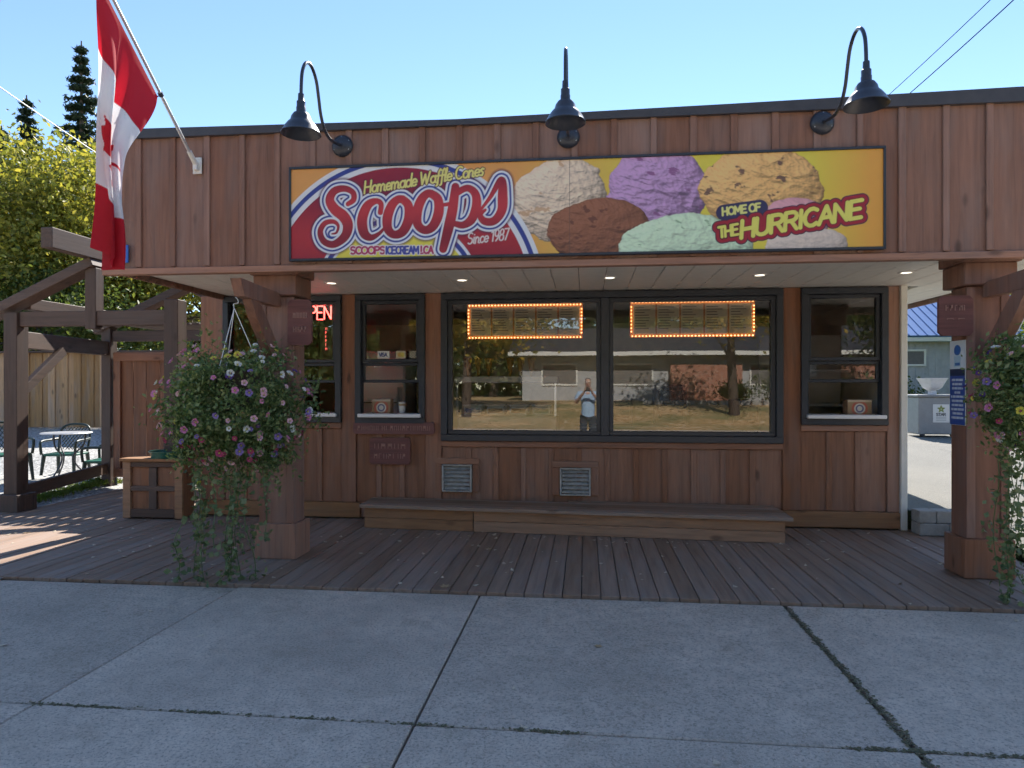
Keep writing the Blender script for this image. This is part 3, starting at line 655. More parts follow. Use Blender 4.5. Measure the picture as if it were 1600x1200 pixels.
# ------------------------------------------------------------------ gooseneck lamps over the sign
def lamp(cx, z, label):
    t = thing('gooseneck_lamp', label, 'lamp', (cx, 5.88, z), 'lamps above the sign')
    obj('wall_plate', MB().lathe([(0, .045), (.05, .045), (.07, .035), (.092, .018), (.098, 0)], (cx, 5.882, z), 28, 'y'), 'black_metal', t, smooth=True)
    pl = t.children[0] if t.children else None
    for a in (90, 210, 330, 30): 
        o = obj('screw', MB().lathe([(0, .006), (.006, .005), (.007, 0)], (cx+.075*math.cos(R(a)), 5.857, z+.075*math.sin(R(a))), 8, 'y'), 'alu', t)
    prof = [(.03, 0), (.16, -.03), (.30, -.045), (.42, -.01), (.50, .08), (.545, .20), (.59, .31), (.66, .375), (.735, .39), (.81, .355), (.865, .27), (.885, .16), (.89, .02)]
    pts = catmull([(cx, 5.882-f, z+h) for f, h in prof], 5); obj('arm', MB().tube(pts, .0135, 10), 'black_metal', t, smooth=True)
    c = (cx, 5.882-.89, z+.035)
    obj('socket', MB().lathe([(0, .05), (.022, .05), (.024, .0), (.033, -.01), (.033, -.05), (.036, -.055), (.036, -.11), (0, -.11)], c, 20), 'black_metal', t, smooth=True)
    obj('shade', MB().lathe([(.036, -.095), (.055, -.10), (.072, -.125), (.080, -.155), (.10, -.175), (.125, -.21), (.143, -.245), (.150, -.252), (.150, -.258), (.142, -.252), (.12, -.215), (.09, -.18), (.06, -.15)], c, 36), ['black_metal'], t, smooth=True)
    return t
lamp(-2.16, 3.755, 'left of three black gooseneck barn lamps above the sign')
lamp(-.147, 3.755, 'middle of three black gooseneck barn lamps above the sign')
lamp(1.95, 3.79, 'right of three black gooseneck barn lamps above the sign')

# ------------------------------------------------------------------ flag on its slanted pole
t = thing('flagpole', 'slanted white metal flagpole bracketed to the fascia', 'flagpole', (-3.53, 5.88, 3.63))
pd = Vector((0, -.775, .632)); p0 = Vector((-3.53, 5.85, 3.63))
m = MB().box(-3.572, -3.488, 5.872, 5.883, 3.55, 3.70, .003); m.tube([p0+pd*-.01, p0+pd*.13], .022, 14)
m.box(-3.55, -3.51, 5.83, 5.872, 3.575, 3.65, .004); obj('bracket', m, 'white_paint', t)
obj('pole', MB().tube([p0+pd*.02, p0+pd*.62], .0145, 14).tube([p0+pd*.6, p0+pd*2.15], .0125, 14), 'pole_metal', t, smooth=True)
obj('pole_ring', MB().tube([p0+pd*.645, p0+pd*.675], .021, 14).tube([p0+pd*.66, p0+pd*.66+Vector((-.03, -.015, -.03))], .004, 6), 'black_metal', t, smooth=True)
nu, nv = 190, 84; L = 1.95
hr = p0+pd*.68+Vector((-.02, 0, -.03)); ht = p0+pd*1.60+Vector((-.02, 0, -.03))
def maple(u, v):
    """the eleven-pointed leaf, in flag units with v up"""
    pts = [(0, .40), (.075, .26), (.14, .295), (.115, .08), (.21, .18), (.235, .12), (.36, .14), (.315, .03), (.36, 0), (.155, -.17), (.18, -.235), (.012, -.21), (.012, -.40)]
    poly = pts+[(-a, b) for a, b in pts[::-1]]; ins = False; j = len(poly)-1
    for i in range(len(poly)):
        if (poly[i][1] > v) != (poly[j][1] > v) and u < (poly[j][0]-poly[i][0])*(v-poly[i][1])/(poly[j][1]-poly[i][1])+poly[i][0]: ins = not ins
        j = i
    return ins
V = []; Cc = []
for j in range(nv+1):
    v = j/nv
    for i in range(nu+1):
        u = i/nu; h = hr.lerp(ht, v); b = sm(0, .42, u)
        yc = 4.86+.30*(.5-v)*(1-.55*u)                               # the cloth gathers below the outer half of the hoist
        y = h.y*(1-b)+yc*b
        drop = u*L*(.78+.22*v)+.06*math.sin(v*math.pi)*b
        fold = b*(.075*math.sin(v*9.5+u*1.4)+.035*math.sin(v*17+u*5+1)+.02*math.sin(u*9))
        V.append((h.x-.02*b+fold-.07*b, y+.03*b*math.sin(v*13+u*3), h.z-drop))
        red = u < .25 or u > .75 or maple((v-.5)*-1.0, (u-.5)*-2.0+0) if False else (u < .25 or u > .75 or maple((u-.5)*2.0/1.0*1.0, v-.5))
        Cc.append((.50, .012, .025, 1) if red else (.74, .73, .74, 1))
i = (np.arange(nv)[:, None]*(nu+1)+np.arange(nu)).ravel(); F = np.stack([i, i+1, i+nu+2, i+nu+1], 1); o = np.array(hr)
me = npmesh('flag', np.array(V)-o, F, 'flag_cloth', True); a = me.color_attributes.new('print', 'FLOAT_COLOR', 'POINT'); a.data.foreach_set('color', np.array(Cc, np.float32).ravel())
tag(link(bpy.data.objects.new('flag', me), None, tuple(o)), 'red and white maple leaf flag hanging from the slanted pole', 'flag')
t = thing('blue_sign', 'small blue square sign on the fascia behind the flag', 'sign', (-4.3, 5.88, 2.83))
obj('panel', MB().box(-4.40, -4.205, 5.866, 5.882, 2.75, 2.915, .003), 'blue', t); obj('white_mark', MB().box(-4.34, -4.245, 5.862, 5.8655, 2.775, 2.885), 'white_ink', t)

# ------------------------------------------------------------------ carved plaques
def marks(mb, x0, x1, z, h, y, n, seed):
    r = random.Random(seed)
    for k in range(n):
        x = x0+(x1-x0)*(k+.2)/n; w = (x1-x0)/n*.55
        for q in range(r.choice([1, 2, 2])): mb.box(x+q*w, x+q*w+.007, y-.0025, y+.002, z, z+h)
        if r.random() < .6: mb.box(x, x+w, y-.0025, y+.002, z+h*r.choice([.45, .9]), z+h*r.choice([.45, .9])+.006)
def plaque(cx, z0, w, h, y, label, lines, cut=.03, group=None, seed=1):
    t = thing('wooden_plaque', label, 'sign', (cx, y, z0), group)
    poly = [(cx-w/2+cut, z0), (cx+w/2-cut, z0), (cx+w/2, z0+cut), (cx+w/2, z0+h-cut), (cx+w/2-cut, z0+h), (cx-w/2+cut, z0+h), (cx-w/2, z0+h-cut), (cx-w/2, z0+cut)]
    obj('board', MB().prism(poly, y-.03, y), 'plaque', t); m = MB()
    for k, (zz, hh, n) in enumerate(lines): marks(m, cx-w/2+.045, cx+w/2-.045, z0+zz, hh, y-.031, n, seed+k)
    obj('carved_letters', m, 'carve', t)
plaque(-2.30, 1.035, 1.0, .145, 8.018, 'long thin wooden plaque with carved words under the left serving window', [(.045, .055, 18)], .02, seed=3)
plaque(-2.345, .67, .50, .32, 8.018, 'squarish wooden plaque with two carved words below the longer plaque', [(.19, .06, 5), (.07, .06, 7)], .025, seed=9)
plaque(-2.63, 1.99, .23, .42, 6.075, 'carved wooden plaque on the left porch post', [(.25, .05, 5), (.12, .05, 4)], .03, seed=12)
plaque(3.075, 2.03, .27, .335, 6.075, 'carved wooden plaque on the right porch post', [(.21, .045, 5), (.135, .006, 2)], .03, seed=15)
# narrow poster on the inner face of the right post
pp = Print(.235, .72, 94, 288); pp.C[:] = (.66, .72, .76); Xp, Zp = pp.X, pp.Z
pp.fill(Zp-.47, (.03, .08, .30)); pp.fill(np.abs(Zp-.45)-.03, (.015, .03, .08)); pp.fill(np.hypot((Xp-.118)/1.2, Zp-.64)-.045, (.04, .14, .42)); pp.fill(np.maximum(np.abs(Xp-.118)-.055, np.abs(Zp-.545)-.045), (.42, .58, .70)); pp.fill(np.maximum(np.abs(Xp-.118)-.04, np.abs(Zp-.52)-.012), (.06, .16, .40))
for k in range(10):
    zz = .385-k*.036; wv = [.09, .08, .085, .045, .1, .095, .09, .1, .08, .095][k]
    kk = np.maximum(np.abs(Xp-.118)-wv, np.abs(Zp-zz)-.010); gl = np.sin(Xp*190+k*2.3)+np.sin(Xp*83+k); pp.fill(np.maximum(kk, (.15-np.abs(gl))*.01), (.55, .60, .70))
t = thing('poster', 'narrow blue and white poster on the side of the right porch post', 'poster', (3.178, 6.215, 1.28))
obj('backing', MB().box(3.1735, 3.1815, 6.095, 6.335, 1.275, 2.0, .002), 'white_paint', t)
po = link(bpy.data.objects.new('printed_sheet', pp.mesh('printed_sheet', 0, 0, 0)), t, (3.1715, 6.215, 1.6375)); po.rotation_euler = (0, 0, R(-90))

# ------------------------------------------------------------------ arbor on the left
t = thing('timber_arbor', 'dark brown timber arbor with king post truss left of the shop', 'arbor', (-6.27, 9.2, 0))
AX0, AX1, AY = -7.36, -5.16, 8.1
def timber(name, parent, p, q, w, h, mat, b=.006, up=(0, 0, 1)): return obj(name, MB().bar(p, q, w, h, b, up), mat, parent)
for (x, y, h) in ((AX0, AY, 2.56), (AX1, AY, 2.70), (AX0-.27, 10.2, 2.56), (AX1-.05, 10.2, 2.56)):
    p = timber('post', t, (x, y, -.02), (x, y, h), .19 if y < 9 else .16, .19 if y < 9 else .16, 'perg_v')
    if y < 9:
        m = MB(); m.box(x-.16, x+.16, y-.16, y-.1, -.01, .22, .006); m.box(x-.16, x+.16, y+.1, y+.16, -.01, .22, .006); m.box(x-.16, x-.1, y-.099, y+.099, -.01, .22, .006); m.box(x+.1, x+.16, y-.099, y+.099, -.01, .22, .006)
        obj('post_base', m, 'perg_v', p)
timber('tie_beam', t, (AX0+.1, AY, 2.48), (AX1-.1, AY, 2.48), .12, .19, 'perg_h')
timber('king_post', t, (-6.26, AY-.005, 2.34), (-6.26, AY-.005, 3.12), .15, .15, 'perg_v')
timber('rafter', t, (AX0-.42, AY, 2.50), (-6.22, AY, 3.20), .12, .24, 'perg_h', up=(0, 1, 0))
timber('rafter', t, (AX0-.47, 10.2, 2.50), (-6.27, 10.2, 3.20), .12, .22, 'perg_h', up=(0, 1, 0))
timber('rafter', t, (-5.05, 10.2, 2.55), (-6.24, 10.2, 3.20), .12, .22, 'perg_h', up=(0, 1, 0))
timber('ridge_beam', t, (-6.29, 7.35, 3.36), (-6.29, 10.6, 3.36), .15, .24, 'perg_y')
timber('top_plate', t, (AX0+.0, AY+.16, 2.70), (AX0, 12.0, 2.70), .13, .15, 'perg_y')
timber('side_beam', t, (AX0, AY+.1, 2.22), (AX0-.27, 10.11, 2.22), .11, .22, 'perg_y')
timber('back_beam', t, (AX0-.18, 10.2, 2.42), (AX1-.14, 10.2, 2.42), .10, .17, 'perg_h')
timber('brace', t, (AX0, AY+.1, 1.55), (AX0-.02, AY+.82, 2.12), .08, .12, 'perg_y')
timber('low_rail', t, (AX0, AY+.1, .23), (AX0-.27, 10.12, .30), .07, .17, 'perg_y')
for k in range(15): timber('shade_slat', t, (-7.32+k*.152, 10.1, 2.60), (-7.32+k*.152, 12.0, 2.60), .12, .03, 'perg_y', .003)  # arbor slats shaped for shade: packed close to streak the deck
# gate
g = thing('wooden_gate', 'dark red brown plank gate hung in the arbor', 'gate', (-6.4, 10.2, .15))
gx0, gx1 = AX0-.17, AX1-.16
n = 9; w = (gx1-gx0-.2)/n
for k in range(n): board('gate_plank', g, gx0+.1+k*w+.003, gx0+.1+(k+1)*w-.003, 10.19, 10.215, .20, 2.10, 'wall_v', .003)
for (a, b) in ((.16, .30), (2.02, 2.16)): board('gate_rail', g, gx0, gx1, 10.155, 10.19, a, b, 'trim_h')
for (a, b) in ((gx0, gx0+.12), (gx1-.12, gx1)): board('gate_stile', g, a, b, 10.156, 10.189, .302, 2.018, 'trim_v')
# fence behind the yard
f = thing('board_fence', 'tan vertical board fence behind the gravel yard', 'fence', (-16, 15.6, .6))
x = -27.0; k = 0
while x < -4.6:
    y = 15.3+.02*(x+12)*-.6; z0 = .62; z1 = 2.44+.012*(x+12)
    board('fence_board', f, x, x+.185, y+(.0 if k % 2 else .022), y+.02+(.0 if k % 2 else .022), z0, 2.44, 'fence_v', .003); x += .172; k += 1
board('top_cap', f, -27, -4.6, 15.15, 15.75, 2.443, 2.48, 'perg_h', .004)
# storage box beside the arbor
b = thing('storage_box', 'brown panelled wooden box beside the arbor post', 'box', (-5.2, 8.0, 0))
X0, X1, Y0, Y1, ZT = -5.60, -4.83, 7.72, 8.0, .70
obj('core', MB().box(X0+.02, X1-.02, Y0+.035, Y1, .02, ZT-.02), 'box_v', b)
for a, c in ((X0, X0+.10), (X1-.10, X1)): board('corner_post', b, a, c, Y0, Y0+.034, .01, ZT-.005, 'base_h')
board('corner_post', b, (X0+X1)/2-.05, (X0+X1)/2+.05, Y0+.004, Y0+.033, .122, ZT-.075, 'perg_v')
for a, c in ((.02, .12), (.34, .40), (ZT-.07, ZT-.005)): board('rail', b, X0+.102, X1-.102, Y0+.002, Y0+.03, a, c, 'perg_h')
board('lid', b, X0-.03, X1+.03, Y0-.03, Y1, ZT, ZT+.035, 'base_h')
tr = thing('green_tray', 'dark green plastic tray on the wooden box', 'tray', (-5.1, 7.85, .735))
m = MB(); m.lathe([(0, .0), (.17, 0), (.19, .07), (.205, .075), (.205, .085), (.18, .083), (.165, .01), (0, .01)], (-5.12, 7.86, .737), 24); obj('tray_body', m, 'chair_green', tr, smooth=True)

# ------------------------------------------------------------------ plastic chairs and table in the yard
def chair(loc, rz, label):
    t = thing('garden_chair', label, 'chair', loc, 'green garden chairs'); 
    def part(nm, mb, mt='chair_green', sm_=False):
        me = mesh_of(mb, nm, mt, (0, 0, 0), sm_); o = bpy.data.objects.new(nm, me); COL.objects.link(o); o.parent = t; return o
    m = MB(); m.box(-.26, .26, -.25, .23, .39, .43, .015); part('seat', m)
    for sx in (-1, 1):
        for sy in (-1, 1):
            part('leg', MB().tube([(sx*.24, sy*.22, .41), (sx*.27, sy*.27, 0)], [.035, .022], 8), 'chair_dark')
        part('arm', MB().tube(catmull([(sx*.27, -.24, .42), (sx*.285, -.25, .60), (sx*.29, -.18, .645), (sx*.29, .05, .65), (sx*.26, .27, .66)], 4), .023, 8), 'chair_dark', True)
    bk = MB(); bk.tube(catmull([(-.24, .22, .42), (-.25, .30, .75), (-.18, .34, .88), (0, .355, .91), (.18, .34, .88), (.25, .30, .75), (.24, .22, .42)], 4), .021, 8); part('back_frame', bk, 'chair_dark', True)
    la = MB()
    for k in range(-4, 5):
        for s in (-1, 1):
            a = Vector((k*.055-s*.14, .255, .46)); c = Vector((k*.055+s*.14, .335, .86)); 
            pts = [a.lerp(c, q/6) for q in range(7) if abs(a.lerp(c, q/6).x) < .225]
            if len(pts) > 1: la.tube(pts, .007, 5)
    part('back_lattice', la, 'chair_dark'); t.rotation_euler = (0, 0, R(rz)); return t
chair((-7.86, 10.45, yard_z(-8.2, 10.4)), -78, 'green plastic garden chair right of the small round table')
chair((-9.12, 9.85, yard_z(-9.1, 9.9)), 62, 'green plastic garden chair at the left edge of the yard')
chair((-9.0, 10.95, yard_z(-8.9, 10.9)), 12, 'green plastic garden chair half hidden by the front arbor post')
tz = yard_z(-8.55, 10.2)
t = thing('bistro_table', 'small round metal table with curved legs on the gravel', 'table', (-8.5, 10.35, tz))
obj('table_top', MB().lathe([(0, .70), (.36, .70), (.375, .71), (.36, .72), (0, .72)], (-8.5, 10.35, tz), 30), 'alu', t)
for a in (30, 150, 270):
    c, s_ = math.cos(R(a)), math.sin(R(a))
    obj('leg', MB().tube(catmull([(-8.5+c*r, 10.35+s_*r, tz+h) for r, h in ((.27, .70), (.24, .5), (.1, .34), (.14, .18), (.30, .0))], 5), .013, 8), 'black_metal', t, smooth=True)

# ------------------------------------------------------------------ trees
def tree(name, label, base, height, crown_c, crown_r, nclump, nleaf, size, mat, trunk_r=.2, seed=1, group=None, spread=.75):
    r = np.random.default_rng(seed); t = thing(name, label, 'tree', base, group); b = np.array(base)
    d = r.normal(size=(nclump, 3)); d /= np.linalg.norm(d, axis=1)[:, None]; rad = r.uniform(.25, 1, nclump)**.45
    cl = np.array(crown_c)+d*rad[:, None]*np.array(crown_r); cl[:, 2] += .25*r.normal(size=nclump)
    m = MB(); top = np.array(crown_c)+np.array((0, 0, crown_r[2]*.5)); tp = [tuple(b+(top-b)*q+np.array((math.sin(q*5+seed)*.15, math.cos(q*4)*.12, 0))*q) for q in np.linspace(0, 1, 7)]
    m.tube(tp, [trunk_r*(1-.8*q) for q in np.linspace(0, 1, 7)], 10); obj('trunk', m, 'bark', t, smooth=True)
    lm = MB()
    for c in cl[::3]:
        q = r.uniform(.3, .85); s0 = b+(top-b)*q; mid = (s0+c)/2+np.array((0, 0, .12*np.linalg.norm(c-s0)))
        lm.tube([tuple(s0), tuple(mid), tuple(c)], [trunk_r*.32*(1-q*.5), trunk_r*.18, trunk_r*.05], 6)
    obj('limbs', lm, 'bark', t, smooth=True)
    per = nleaf//nclump; cs = np.mean(crown_r)*spread*2.2/nclump**(1/3)
    P = np.concatenate([c+r.normal(size=(int(per*r.uniform(.5, 1.5)), 3))*cs*r.uniform(.35, .75)*np.array((1, 1, .75)) for c in cl])
    leaves('crown', P, size, mat, t); return t
def D(px, py, d):   # a point seen in the picture's layout at depth d, used to survey far things once
    s, c = math.sin(R(6.17)), math.cos(R(6.17)); a = (px-800)/1063; return (d*(a*c-s), d*(a*s+c), 1.6+d*(605-py)/1063)
tree('broadleaf_tree', 'big yellow green broadleaf tree behind the left fence', (-18.2, 21.0, .6), 10, (-17.6, 20.8, 5.7), (3.3, 3.0, 3.7), 130, 42000, .17, 'leaf_yellow', .22, 4, 'trees behind the fence')
tree('broadleaf_tree', 'green leafy tree between the arbor and the shop roof', (-13.2, 22.5, .6), 7, (-12.8, 22.3, 4.1), (4.2, 2.6, 2.6), 90, 26000, .17, 'leaf_yellow', .18, 9, 'trees behind the fence')
tree('broadleaf_tree', 'dark green tree at the far left edge behind the fence', (-23.5, 22.0, .6), 9, (-22.8, 21.6, 5.4), (2.6, 2.8, 3.4), 70, 14000, .19, 'leaf_green', .2, 14, 'trees behind the fence')
tree('broadleaf_tree', 'green hedge like tree low behind the board fence', (-16, 18.5, .6), 5, (-15.6, 18.4, 3.1), (4.2, 1.3, 1.6), 70, 12000, .14, 'leaf_green', .12, 19, 'trees behind the fence')
def spruce(label, base, h, r0, n, seed, name='spruce_tree'):
    r = np.random.default_rng(seed); t = thing(name, label, 'tree', base, 'spruces in the distance'); b = np.array(base)
    obj('trunk', MB().tube([tuple(b), tuple(b+(0, 0, h))], [.28, .03], 8), 'bark', t); P = []
    lv = 34
    for k in range(lv):
        z = h*(.12+.88*k/lv); rr = r0*(1-(k/lv))**1.05+.06
        for a in r.uniform(0, 6.28, 11):
            L = rr*r.uniform(.6, 1.15); m = n//(lv*11); q = r.uniform(.05, 1, m)
            P.append(np.stack([b[0]+np.cos(a)*L*q+r.normal(size=m)*.07, b[1]+np.sin(a)*L*q+r.normal(size=m)*.07, b[2]+z-.30*L*q**1.3+.16*L*q**3+r.normal(size=m)*.05], 1))
    leaves('crown', np.concatenate(P), .26, 'leaf_spruce', t, asp=.3); return t
spruce('tallest dark spruce against the sky behind the flag', (-24.9, 31.3, .5), 18.3, 3.9, 24000, 1)
spruce('dark spruce left of the tallest one', (-27.6, 31.0, .5), 15.6, 3.7, 18000, 2)
spruce('short dark spruce near the left picture edge', (-31.3, 33.5, .5), 15.2, 3.9, 16000, 3)
tree('broadleaf_tree', 'leafy green tree beyond the right hanging basket', (15.2, 21.0, .4), 8, (14.9, 20.6, 4.4), (2.2, 2.6, 3.0), 60, 11000, .17, 'leaf_green', .16, 24)
# something white parked behind the fence
t = thing('white_trailer', 'white trailer seen past the arbor post', 'trailer', (-13.6, 24, .5))
m = MB(); m.box(-16.0, -12.1, 23.5, 25.5, 1.0, 4.3, .12); obj('body', m, 'white_van', t); obj('roof_rim', MB().box(-16.04, -12.06, 23.46, 25.54, 3.55, 3.62, .01), 'alu', t)
for xx in (-15.2, -12.9): obj('wheel', MB().lathe([(0, .1), (.2, .1), (.38, .09), (.40, .0), (.38, -.09), (0, -.1)], (xx, 23.6, .92), 22, 'y'), 'black_metal', t, smooth=True)

# ------------------------------------------------------------------ right: retaining blocks, cart, shed
t = thing('block_edging', 'two courses of grey concrete blocks beside the shop corner', 'retaining wall', (4.0, 7.9, 0))
for r_ in range(2):
    for k in range(4):
        x0 = 3.572+k*.31-(.13 if r_ else 0); x1 = x0+.304; x0 = max(x0, 3.572); x1 = min(x1, 4.06)
        if x1-x0 > .05: board('block', t, x0, x1, 7.74+r_*.012, 7.94, .002+r_*.135, .133+r_*.135, 'block', .008)
c = thing('utility_cart', 'grey metal cart with white notice and white basin on top', 'cart', (8.1, 17.0, lane_z(8, 17)))
zc = lane_z(8, 17)
obj('body', MB().box(7.68, 8.54, 16.7, 17.3, zc+.06, zc+.93, .02), 'cart_grey', c); obj('lid', MB().box(7.64, 8.58, 16.66, 17.34, zc+.931, zc+.985, .012), 'cart_grey', c)
for xx in (7.78, 8.44): obj('caster', MB().lathe([(0, .03), (.05, .03), (.06, 0), (.05, -.03), (0, -.03)], (xx, 16.75, zc+.06), 14, 'y'), 'black_metal', c)
pc = Print(.36, .42, 72, 84); pc.C[:] = (.68, .68, .66); st = []
for k in range(5): a0, a1 = R(90+144*k), R(90+144*(k+1)); st.append([(.18+.075*math.cos(a0), .31+.075*math.sin(a0)), (.18+.075*math.cos(a1), .31+.075*math.sin(a1))])
pc.fill(pc.strokes(st)-.012, (.20, .24, .04)); pc.fill(pc.strokes(text_strokes('STAR', .075, .155, .06, .21))-.008, (.03, .03, .04))
for k in range(3): pc.fill(np.maximum(np.abs(pc.X-.18)-.11, np.abs(pc.Z-(.12-.035*k))-.006), (.35, .35, .35))
link(bpy.data.objects.new('notice', pc.mesh('notice', 0, 0, 0)), c, (8.17, 16.695, zc+.55))
w = thing('white_basin', 'white basin standing on the grey cart', 'basin', (8.12, 17, zc+.99))
obj('basin_bowl', MB().lathe([(0, .10), (.12, .10), (.22, .16), (.34, .36), (.36, .37), (.36, .385), (.33, .38), (.2, .19), (0, .15)], (8.12, 17, zc+.985), 6), 'basin', w); obj('pedestal', MB().lathe([(.10, .0), (.09, .1), (.09, .14)], (8.12, 17, zc+.987), 6), 'basin', w)
s = thing('grey_shed', 'grey board shed with blue metal roof past the shop corner', 'shed', (13.6, 27.5, .5))
n = 36; x = 10.4
while x < 18.4: board('wall_board', s, x, x+.215, 25.7+(0 if int(x*10) % 2 else .012), 25.74, .5, 3.22, 'shed_wall', .004); x += .22
obj('core', MB().box(10.4, 18.4, 25.745, 31, .5, 3.22), 'shed_wall', s); board('eave_trim', s, 10.1, 18.7, 25.36, 25.5, 3.22, 3.44, 'white_paint')
m = MB().add([(10.1, 25.3, 3.42), (18.7, 25.3, 3.42), (18.7, 29.2, 5.75), (10.1, 29.2, 5.75), (10.1, 33, 3.4), (18.7, 33, 3.4), (10.1, 25.36, 3.36), (18.7, 25.36, 3.36)], [(0, 1, 2, 3), (3, 2, 5, 4), (0, 6, 7, 1), (0, 3, 4), (1, 5, 2)]); ro = obj('roof', m, 'shed_roof', s)
for k in range(29): x = 10.1+k*.307; obj('roof_rib', MB().bar((x, 25.31, 3.44), (x, 29.19, 5.765), .035, .03, 0), 'shed_roof', ro)
wd = obj('window', frame_mb(10.75, 12.05, 2.35, 2.95, .07, 25.64, 25.71), 'white_paint', s); obj('pane', MB().box(10.82, 11.98, 25.66, 25.69, 2.42, 2.88), 'interior_dark', wd)
pb = np.array([(random.gauss(0, .5), random.gauss(0, .3), abs(random.gauss(.35, .3))) for _ in range(1600)])+np.array((10.4, 24.6, .9))
t = thing('shrub', 'dark shrub in front of the grey shed', 'shrub', (10.4, 24.6, .7)); leaves('foliage', pb, .13, 'leaf_green', t); obj('stem', MB().tube([(10.4, 24.6, .6), (10.4, 24.6, 1.1)], .03, 6), 'bark', t)

# ------------------------------------------------------------------ overhead wires
def wire(p, q, r, mat, label, sag=.15):
    pts = [tuple(Vector(p).lerp(Vector(q), k/14)-Vector((0, 0, sag*4*(k/14)*(1-k/14)))) for k in range(15)]
    tag(obj('overhead_wire', MB().tube(pts, r, 6), mat), label, 'wire', 'overhead wires')
wire(D(-80, 80, 13), D(230, 290, 21), .012, 'wire_white', 'pale overhead wire crossing in front of the left trees', .05)
wire(D(1300, 225, 24), D(1640, -90, 12), .009, 'wire_dark', 'left of two overhead wires at the upper right', .1)
wire(D(1330, 222, 24), D(1680, -90, 12), .012, 'wire_dark', 'right of two overhead wires at the upper right', .1)

# ------------------------------------------------------------------ hanging baskets
def flower_mesh(col, single=False):
    m = MB(); n = 5
    for k in range(n):
        a = 2*math.pi*k/n; w = .62
        p = lambda r, da, h: (r*math.cos(a+da), r*math.sin(a+da), h)
        m.add([p(.006, 0, -.018), p(.024, -w*1.02, .000), p(.035, -w*.8, .005), p(.0385, 0, -.003), p(.035, w*.8, .003), p(.024, w*1.02, -.002)], [(0, 1, 2, 3), (0, 3, 4, 5)])
    m.cur = 1; m.lathe([(0, -.008), (.007, -.006), (.006, -.02)], (0, 0, 0), 6)
    m.cur = 2; m.tube([(0, 0, -.018), (.002, 0, -.05)], [.006, .003], 5)
    return mesh_of(m, 'flower', ['petal_'+col, 'petal_yellow' if col != 'yellow' else 'petal_magenta', 'stem'], (0, 0, 0))
FM = {c: flower_mesh(c) for c in ('pink', 'lightpink', 'magenta', 'white', 'purple', 'violet', 'yellow')}
def basket(cx, cy, cz, rx, rz, nl, nf, label, seed, zones, vines):
    r = np.random.default_rng(seed); t = thing('hanging_basket', label, 'hanging basket', (cx, cy, cz), 'hanging flower baskets')
    hk = 2.345
    obj('hook', MB().tube(catmull([(cx, cy, hk+.02), (cx+.022, cy, hk-.005), (cx+.02, cy, hk-.035), (cx-.015, cy, hk-.04), (cx-.012, cy, hk-.075)], 4), .005, 6), 'alu', t, smooth=True)
    for a in (20, 140, 260): obj('hanger_wire', MB().tube([(cx-.01, cy, hk-.075), (cx+.2*math.cos(R(a)), cy+.2*math.sin(R(a)), cz+rz*.62)], .0035, 5), 'wire_white', t)
    obj('pot', MB().lathe([(0, -.22), (.10, -.2), (.17, -.05), (.205, .12), (.215, .13), (.19, .125), (0, .10)], (cx, cy, cz+rz*.35), 20), 'pot', t, smooth=True)
    # foliage: clumps over a drooping ball with ragged outline
    nc = 130; d = r.normal(size=(nc, 3)); d /= np.linalg.norm(d, axis=1)[:, None]; rad = r.uniform(.55, 1.04, nc)
    cl = d*rad[:, None]*np.array((rx*.9, rx*.85, rz*.9)); low = cl[:, 2] < 0; cl[low, :2] *= (1-.42*np.clip(-cl[low, 2]/rz, 0, 1)**1.2)[:, None]; cl[low, 2] *= 1.12; lob = 1+.16*np.sin(np.arctan2(d[:, 1], d[:, 0])*3+seed)*np.cos(d[:, 2]*4+seed)+.10*r.normal(size=nc); cl *= lob[:, None]
    sh_ = np.concatenate([c[None]*np.linspace(1, 1.28, 5)[:, None]-np.array((0, 0, .03))*np.arange(5)[:, None] for c in cl[::7]])
    P = np.concatenate([c+r.normal(size=(int(nl/nc*r.uniform(.5, 1.5)), 3))*rx*.115*r.uniform(.6, 1.3) for c in cl]+[np.repeat(sh_, 5, 0)+r.normal(size=(len(sh_)*5, 3))*.018])+np.array((cx, cy, cz))
    leaves('foliage', P, .042, 'leaf_basket', t, asp=.5, droop=.15)
    sm_ = MB()
    for c in cl[::4]:
        q = np.array((cx, cy, cz))+c*1.02; s0 = np.array((cx, cy, cz+rz*.4)); sm_.tube([tuple(s0), tuple((s0+q)/2+np.array((0, 0, .1))), tuple(q)], .003, 4)
    obj('stems', sm_, 'stem', t)
    for k in range(nf):
        az = r.uniform(0, 2*math.pi); el = r.uniform(-1.0, 1.05)
        n = Vector((math.cos(az)*math.cos(el), math.sin(az)*math.cos(el), math.sin(el))); sh = 1-.4*max(0, -n.z)**1.2
        p = Vector((cx+n.x*rx*sh, cy+n.y*rx*.95*sh, cz+n.z*rz*1.08))+Vector(r.normal(size=3)*.025)
        o = bpy.data.objects.new('flower', FM[zones(n, r)]); link(o, t, p)
        n2 = (n+Vector((0, -.25, .25))+Vector(r.normal(size=3)*.35)).normalized(); o.rotation_euler = n2.to_track_quat('Z', 'Y').to_euler(); s_ = r.uniform(.5, .9); o.scale = (s_,)*3
    for (dx, dy, z0, z1, sway) in vines:
        z = np.linspace(z0, z1, 16); pts = [(cx+dx+sway*math.sin(q*5+dx*20)*.5+sway*q, cy+dy+.03*math.sin(q*7+dx*9), zz) for q, zz in zip(np.linspace(0, 1, 16), z)]
        v = obj('trailing_vine', MB().tube(pts, .0035, 5), 'stem', t)
        Q = np.array([np.array(pts[r.integers(0, 16)])+r.normal(size=3)*np.array((.035, .035, .025)) for _ in range(int(70*abs(z0-z1)))])
        Q[:, 2] = np.maximum(Q[:, 2], .012); leaves('vine_leaves', Q, .05, 'leaf_vine', v, asp=.85)
    return t
